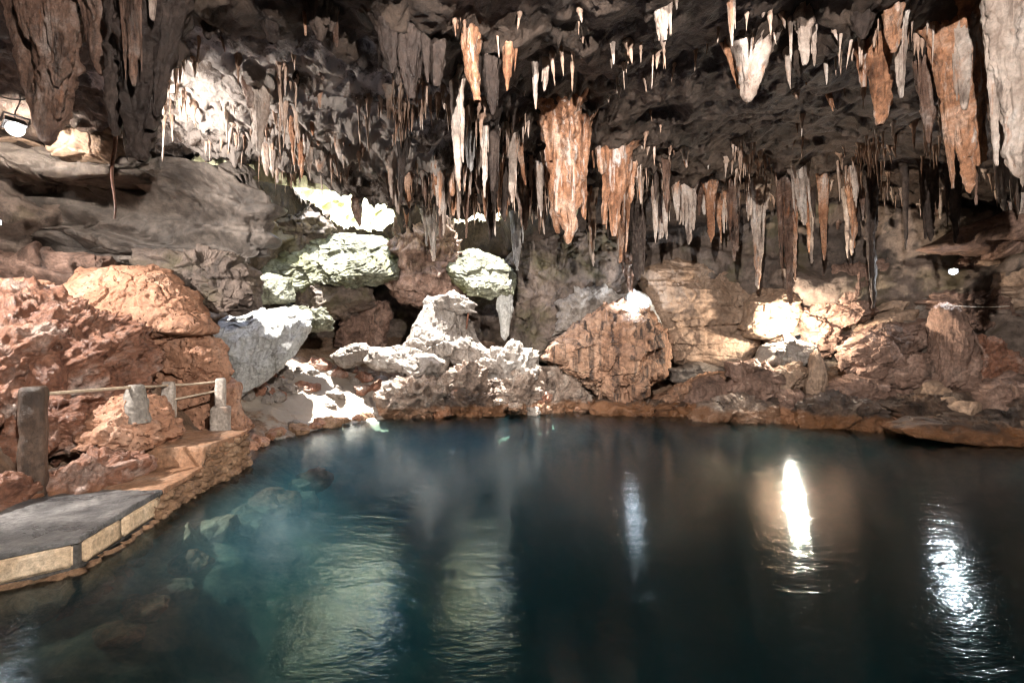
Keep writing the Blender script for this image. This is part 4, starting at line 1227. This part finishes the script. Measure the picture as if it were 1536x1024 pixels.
def block(a, b, z0, z1, name='concrete_block'):
    a, b = np.array(a), np.array(b)
    t = (b - a) / np.linalg.norm(b - a)
    nn = np.array([t[1], -t[0]])
    o_, i_ = .0, -.14
    poly = [a + nn * o_, b + nn * o_, b + nn * i_, a + nn * i_]
    bm = bmesh.new()
    vv = [bm.verts.new((*q, z)) for z in (z0, z1) for q in poly]
    for q in ([3, 2, 1, 0], [4, 5, 6, 7], [0, 1, 5, 4], [1, 2, 6, 5], [2, 3, 7, 6], [3, 0, 4, 7]):
        bm.faces.new([vv[i] for i in q])
    bmesh.ops.recalc_face_normals(bm, faces=bm.faces)
    bmesh.ops.bevel(bm, geom=bm.edges[:], offset=.014, segments=3, affect='EDGES')
    bmesh.ops.subdivide_edges(bm, edges=[e for e in bm.edges if e.calc_length() > .05], cuts=6, use_grid_fill=True)
    vs = np.array([v.co[:] for v in bm.verts])
    fs = [[v.index for v in f.verts] for f in bm.faces]
    bm.free()
    vs = vs + (.006 * fbm(vs, 9, 3, 2))[:, None] * np.array([nn[0], nn[1], .3])
    put(name, vs, fs, M['block'], origin=np.array([*((a + b) / 2), 0]), parent=rw)


block((-4.08, 2.72), (-3.66, 3.0), .03, .195)
block((-3.56, 3.085), (-3.245, 3.365), .03, .195)
block((-3.215, 3.45), (-3.30, 3.86), .03, .195)
block((-3.307, 3.895), (-3.415, 4.43), .03, .195)
# mortar bed between the path and the blocks
bed = [(-4.2, 2.66), (-3.63, 3.05), (-3.245, 3.40), (-3.445, 4.46), (-3.75, 4.5), (-3.55, 3.5), (-4.4, 2.9)]
v_, f_ = prism(bed, -.3, .203)
put('mortar_bed', v_, f_, M['mortar'], origin=np.array([-3.4, 3.8, 0]), parent=rw, smooth=False)


def stone_face(path, z0, ztop, seed, name, amp=.07, scale=9.0, lean=.1):
    path = np.array(path, float)
    L = np.r_[0, np.cumsum(np.linalg.norm(np.diff(path, axis=0), axis=1))]
    s = np.arange(0, L[-1], .014)
    x = np.interp(s, L, path[:, 0]); y = np.interp(s, L, path[:, 1])
    tx, ty = np.gradient(x), np.gradient(y)
    l = np.hypot(tx, ty)
    nx, ny = ty / l, -tx / l
    nzr = 46
    V = []
    for k in range(nzr):
        t = k / (nzr - 1)
        zt = np.interp(s, [a for a, b in ztop], [b for a, b in ztop]) if hasattr(ztop, '__len__') else np.full(len(s), ztop)
        z = z0 + (zt - z0) * t
        p = np.stack([x, y, z], -1)
        f1, f2 = worley(p * np.array([1, 1, 1.25]), scale, seed)
        b = amp * (sstep(0, .32, f2 - f1) - .75) + .02 * fbm(p, 9, 4, seed) + .05 * fbm(p, 2.2, 2, seed)
        p[:, 0] += nx * (b + lean * (1 - t)); p[:, 1] += ny * (b + lean * (1 - t))
        V.append(p)
    V = np.stack(V, 1).reshape(-1, 3)
    o = put(name, V, grid_faces(len(s), nzr), M['rubble'], origin=np.array([path[0][0], path[0][1], 0]), parent=rw)
    return o


stone_face([(-3.43, 4.3), (-3.47, 4.6), (-3.56, 5.3), (-3.60, 6.2), (-3.9, 6.5), (-4.4, 6.5)], -.25, [(0, .20), (.8, .21), (1.0, .24), (1.04, .44), (3, .45)], 3, 'rubble_facing')
stone_face([(-4.3, 2.55), (-3.62, 2.98), (-3.19, 3.36), (-3.25, 3.86), (-3.40, 4.46), (-3.52, 4.8)], -.45, .03, 5, 'rubble_footing', .05, 7.0, .16)

# ------------------------------------------------------------------ railing
rl = empty('railing', (-4.4, 4.3, .25), 'old railing of uneven posts joined by a thin pipe along the path', 'railing')


def rough_column(name, x, y, z0, z1, r, mat, sides=4, top=1.0, rot=.1, amp=.012, sd=1, cap=.03):
    rs = []
    zs = [z0] + list(np.linspace(z0 + .01, z1 - cap, 30)) + [z1 - cap * .4, z1]
    n = 40
    V = []
    for z in zs:
        t = (z - z0) / (z1 - z0)
        s = 1 + (top - 1) * t
        if z > z1 - cap * .5: s *= .94 if z < z1 else .80
        for k in range(n):
            a = 2 * PI * k / n
            # rounded polygon section
            w = 2 * PI / sides
            aa = ((a + w / 2) % w) - w / 2
            rad = r * s * min(1 / math.cos(aa), 1.18 if sides == 4 else 1.05)
            V.append([x + rad * math.cos(a + rot), y + rad * math.sin(a + rot), z])
    V = np.array(V)
    V[:, :2] += (amp * fbm(V, 4, 4, sd))[:, None] * (V[:, :2] - np.array([x, y])) / r
    m = len(zs)
    fa = np.arange(m * n).reshape(m, n)
    fa = np.concatenate([fa, fa[:, :1]], 1)
    f = np.stack([fa[:-1, :-1], fa[:-1, 1:], fa[1:, 1:], fa[1:, :-1]], -1).reshape(-1, 4).tolist()
    f.append(list(range((m - 1) * n, m * n)))
    return V, f


b1 = P(50, 745, 4.28)
V, f_ = rough_column('post', b1[0], b1[1], -.05, 1.275, .092, 'post', 4, 1.0, .55, .02, 3, .05)
o = put('post', V, f_, M['post'], origin=np.array([b1[0], b1[1], .25]), parent=rl, smooth=True)
o['label'] = 'dark thick square post with a worn cap'
sv, sf = ico(5)


def blobby(name, c, r, mat, sd, lab=None):
    c = np.array(c)
    p = sv * np.array(r)
    p = p + sv * (.35 * min(r) * fbm(p + sd, 2.2 / min(r) * .3, 4, sd))[:, None] + sv * (.012 * ridged(p + sd, 14, 3, 1))[:, None]
    o = put(name, p + c, sf, M[mat], origin=c, parent=rl)
    if lab: o['label'] = lab
    return o


b2 = P(203, 600, 5.2)
V2, f2_ = rough_column('stump', b2[0], b2[1], b2[2] - .25, P(203, 577, 5.2)[2], .15, 'concrete', 7, .55, .3, .05, 8, .08)
put('post_stump', V2, f2_, M['concrete'], origin=b2, parent=rl)['label'] = 'grey lumpy cement stump on an orange rock'
b3 = P(253, 640, 6.0)
V3, f3_ = rough_column('post', b3[0], b3[1], .45, P(253, 572, 6.0)[2], .078, 'postpale', 4, .9, .3, .012, 9, .05)
put('post', V3, f3_, M['postpale'], origin=b3, parent=rl)['label'] = 'pale worn post set in a cement lump'
blobby('post_footing', (b3[0] + .03, b3[1] - .03, .56), (.14, .13, .09), 'concrete', 4)
b4 = P(331, 641, 6.42)
V4, f4_ = rough_column('post', b4[0], b4[1], .72, P(331, 567, 6.42)[2], .064, 'postpale', 4, .92, .25, .008, 12, .04)
put('post', V4, f4_, M['postpale'], origin=b4, parent=rl)['label'] = 'pale post standing on a square block'
V5, f5_ = rough_column('base', b4[0], b4[1] + .0, .42, .79, .115, 'tan', 4, .97, .25, .008, 14, .03)
put('post_base', V5, f5_, M['postpale'], origin=b4, parent=rl)


def rail(a, b, r, sag, name='rail'):
    path = [a + (b - a) * t + np.array([0, 0, -sag * 4 * t * (1 - t)]) for t in np.linspace(0, 1, 18)]
    v, f = tube(path, r, 10)
    put(name, v, f, M['rail'], origin=a, parent=rl)


t1 = np.array([b1[0], b1[1], P(60, 592, 4.28)[2]])
t2 = P(205, 580, 5.2); t3 = P(254, 577, 6.0); t4 = P(331, 571, 6.42)
rail(t1, t2, .017, .0)
rail(t2, t3, .017, .01)
rail(t3, t4, .016, .015)
rail(P(256, 600, 6.0), P(331, 585, 6.42), .016, .0)

# ------------------------------------------------------------------ lamps and cables
def aim(o, target):
    from mathutils import Vector
    d = Vector(target) - Vector(o.location)
    o.rotation_euler = d.to_track_quat('-Z', 'Y').to_euler()


def floodlight(pos, target, label, power, color, spot=None, shine=None, size=.13, lens=60, radius=.05, blend=.5, bracket=True, bulb=False):
    """housing, glass and bracket with a lamp burning just before the glass"""
    from mathutils import Vector
    pos = Vector(pos); target = Vector(target)
    e = empty('floodlight', pos, label, 'lamp')
    rot = (target - pos).to_track_quat('-Z', 'Y').to_euler()
    e.rotation_euler = rot
    s = size
    # housing: flared box, open to -Z
    prof = [(.45, .8), (.8, .75), (.95, .15), (1.0, .0), (.92, .0), (.86, .12)]
    vs, fs = [], []
    sq = [(-1, -.72), (1, -.72), (1, .72), (-1, .72)]
    for r, z in prof:
        for a, b in sq:
            vs.append((a * r * s, b * r * s, z * s))
    for i in range(len(prof) - 1):
        for k in range(4):
            fs.append([i * 4 + k, i * 4 + (k + 1) % 4, (i + 1) * 4 + (k + 1) % 4, (i + 1) * 4 + k])
    fs.append([3, 2, 1, 0])
    fin = []
    for k in range(5):
        x = (-.5 + k * .25) * s
        fin.append(([(x - .006, -.4 * s, .75 * s), (x + .006, -.4 * s, .75 * s), (x + .006, .4 * s, .75 * s), (x - .006, .4 * s, .75 * s),
                     (x - .006, -.3 * s, 1.05 * s), (x + .006, -.3 * s, 1.05 * s), (x + .006, .3 * s, 1.05 * s), (x - .006, .3 * s, 1.05 * s)],
                    [[3, 2, 1, 0], [4, 5, 6, 7], [0, 1, 5, 4], [1, 2, 6, 5], [2, 3, 7, 6], [3, 0, 4, 7]]))
    v, f = join([(vs, fs)] + fin)

    def part(name, v, f, mat):
        o = bpy.data.objects.new(name, make_mesh(name, np.array(v), f, False))
        o.data.materials.append(mat)
        o.parent = e
        col.objects.link(o)
        return o
    part('housing', v, f, M['housing'])
    z = .11 * s
    if bulb:
        part('lamp_bulb', sv * s * .8 + np.array([0, 0, -.35 * s]), sf, glow('lamp_glass', color, lens))
    else: part('lamp_glass', [(-.86 * s, -.62 * s, z), (.86 * s, -.62 * s, z), (.86 * s, .62 * s, z), (-.86 * s, .62 * s, z)], [[3, 2, 1, 0]], glow('lamp_glass', color, lens))
    if bracket:
        pts = [(-1.1 * s, 0, .3 * s), (-1.1 * s, .9 * s, .5 * s), (-1.1 * s, 1.15 * s, .6 * s), (1.1 * s, 1.15 * s, .6 * s), (1.1 * s, .9 * s, .5 * s), (1.1 * s, 0, .3 * s)]
        v, f = tube(pts, .012, 6)
        part('bracket', v, f, M['housing'])
    ld = bpy.data.lights.new('lamp', 'SPOT' if spot else 'POINT')
    ld.energy = power
    ld.color = color
    ld.shadow_soft_size = radius
    if spot:
        ld.spot_size = math.radians(spot)
        ld.spot_blend = blend
    lo = bpy.data.objects.new('lamp_light', ld)
    dirn = (target - pos).normalized()
    lo.location = pos + dirn * (.03 + radius * 1.1)
    if bulb:                                        # burns just outside the glass, on the side it shines to
        lo.location = pos + dirn * .35 * s + ((Vector(shine) if shine is not None else target) - pos).normalized() * (s * .85 + radius)
    lo.rotation_euler = rot if shine is None else (Vector(shine) - lo.location).to_track_quat('-Z', 'Y').to_euler()
    col.objects.link(lo)
    return e


WHITE = (1.0, .93, .86)
WARM = (1.0, .74, .46)
COOL = (.80, .90, 1.0)
# lamps the photograph shows
floodlight(P(22, 190, 6.4), P(100, 560, 5.6), 'blazing white floodlight hung before the cream rock over the bank', 30, (1, .90, .80), 160, P(90, 190, 7.9), .12, 2.5, .05, bulb=True)
floodlight(P(950, 463, 10.75), P(900, 470, 7.0), 'small star bright lamp on the crest of the streaked boulder', 24, COOL, 158, P(930, 400, 12.4), .13, 4, .04, bracket=False, bulb=True)
floodlight(P(1196, 503, 10.15), P(1140, 380, 10.6), 'bright warm lamp among the rocks over the orange stalagmite', 58, (1, .84, .66), None, None, .09, 10, .06, bracket=False)
floodlight(P(1430, 407, 9.25), P(1380, 640, 4.0), 'small white lamp under the round dark rock high in the pile', 11, (.95, .97, 1), 165, None, .075, 6, .04, bracket=False, bulb=True)
floodlight(P(-4, 333, 6.4), P(200, 330, 5.5), 'little white lamp at the photo edge on the grey face', 1, COOL, 150, None, .05, 1.5, .03, bracket=False)
# unseen lamps added to light bank and stalactites; the last inferred from ceiling glow
floodlight((-6.9, 3.0, 4.5), (-5.9, 5.9, 1.2), 'added unseen floodlight high on the wall over the bank, outside the frame', 330, (1, .94, .88), 96, None, .12, 5, .04)
floodlight((2.6, -2.2, 4.55), (-3.6, 8, 4.9), 'added unseen floodlight on the roof behind the viewer aimed at the thick stalactites over the bank', 500, WHITE, 80, None, .15, 15, .04, blend=.35)
floodlight((-1.6, -2.2, 4.55), (6.2, 8, 4.5), 'added unseen floodlight on the roof behind the viewer aimed at the giant white stalactite', 720, WHITE, 80, None, .15, 15, .04, blend=.35)
floodlight(P(204, 222, 6.1), P(500, 190, 8.2), 'floodlight hidden behind the huge shaded stalactite, aimed at the white patch of ceiling', 40, (1, .93, .86), 140, None, .07, 10, .04, bracket=False)


def cable(pts, r, mat, label, cat='cable', name='cable'):
    pts = np.array(pts)
    v, f = tube(pts, r, 7)
    tag(put(name, v, f, M[mat], origin=pts[0]), label, cat)


a, b = P(-30, 128, 6.4), P(52, 146, 6.4)
cable([a + (b - a) * t + np.array([0, 0, -.10 * 4 * t * (1 - t)]) for t in np.linspace(0, 1, 20)], .009, 'cable', 'black cable sagging across the cream rock over the floodlight')
a, b = P(30, 142, 6.4), P(22, 184, 6.5)
cable([a + (b - a) * t + np.array([.02 * math.sin(t * 7), 0, 0]) for t in np.linspace(0, 1, 14)], .008, 'cable', 'short black cable dropping to the floodlight')
a, b = P(1418, 457, 9.0), P(1514, 459, 8.8)
cable([a + (b - a) * t + np.array([0, 0, -.03 * 4 * t * (1 - t)]) for t in np.linspace(0, 1, 20)], .008, 'rope', 'thin pale rope stretched across the broad brown slab', 'rope', 'rope')

# ------------------------------------------------------------------ daylight
elev, azi = math.radians(77), math.radians(200)
w = bpy.data.worlds.new('World')
scene.world = w
w.use_nodes = True
nt = w.node_tree
bg = nt.nodes['Background']
sky = nt.nodes.new('ShaderNodeTexSky')
sky.sky_type = 'NISHITA'
sky.sun_disc = False
sky.sun_elevation = elev
nt.links.new(sky.outputs[0], bg.inputs[0])
bg.inputs[1].default_value = .15
sun = bpy.data.lights.new('sun', 'SUN')
sun.energy = 3.8
sun.angle = math.radians(.5)
sun.color = (1, .97, .90)
so = bpy.data.objects.new('sun', sun)
# light travels down, a little towards the left bank
from mathutils import Vector
sd_ = Vector((.03, -.05, -1)).normalized()
so.rotation_euler = sd_.to_track_quat('-Z', 'Y').to_euler()
so.location = (0, 0, 20)
col.objects.link(so)
back = -sd_
sky.sun_elevation = math.asin(back.z)
sky.sun_rotation = math.atan2(back.x, back.y)

# ------------------------------------------------------------------ camera
cam = bpy.data.cameras.new('camera')
cam.sensor_width = 36
cam.lens = 36 * F / 1536
cam.clip_start = .05
cam.clip_end = 300
co = bpy.data.objects.new('camera', cam)
co.location = (0, 0, H)
co.rotation_euler = (math.radians(90), 0, 0)
col.objects.link(co)
scene.camera = co

scene.view_settings.view_transform = 'Standard'
scene.view_settings.look = 'None'
scene.view_settings.exposure = 3.4
scene.view_settings.gamma = 1
scene.cycles.max_bounces = 8
scene.cycles.diffuse_bounces = 4
scene.cycles.transparent_max_bounces = 8
scene.cycles.use_denoising = True
scene.cycles.filter_width = 1.15
scene.cycles.volume_bounces = 1
scene.cycles.sample_clamp_indirect = 6
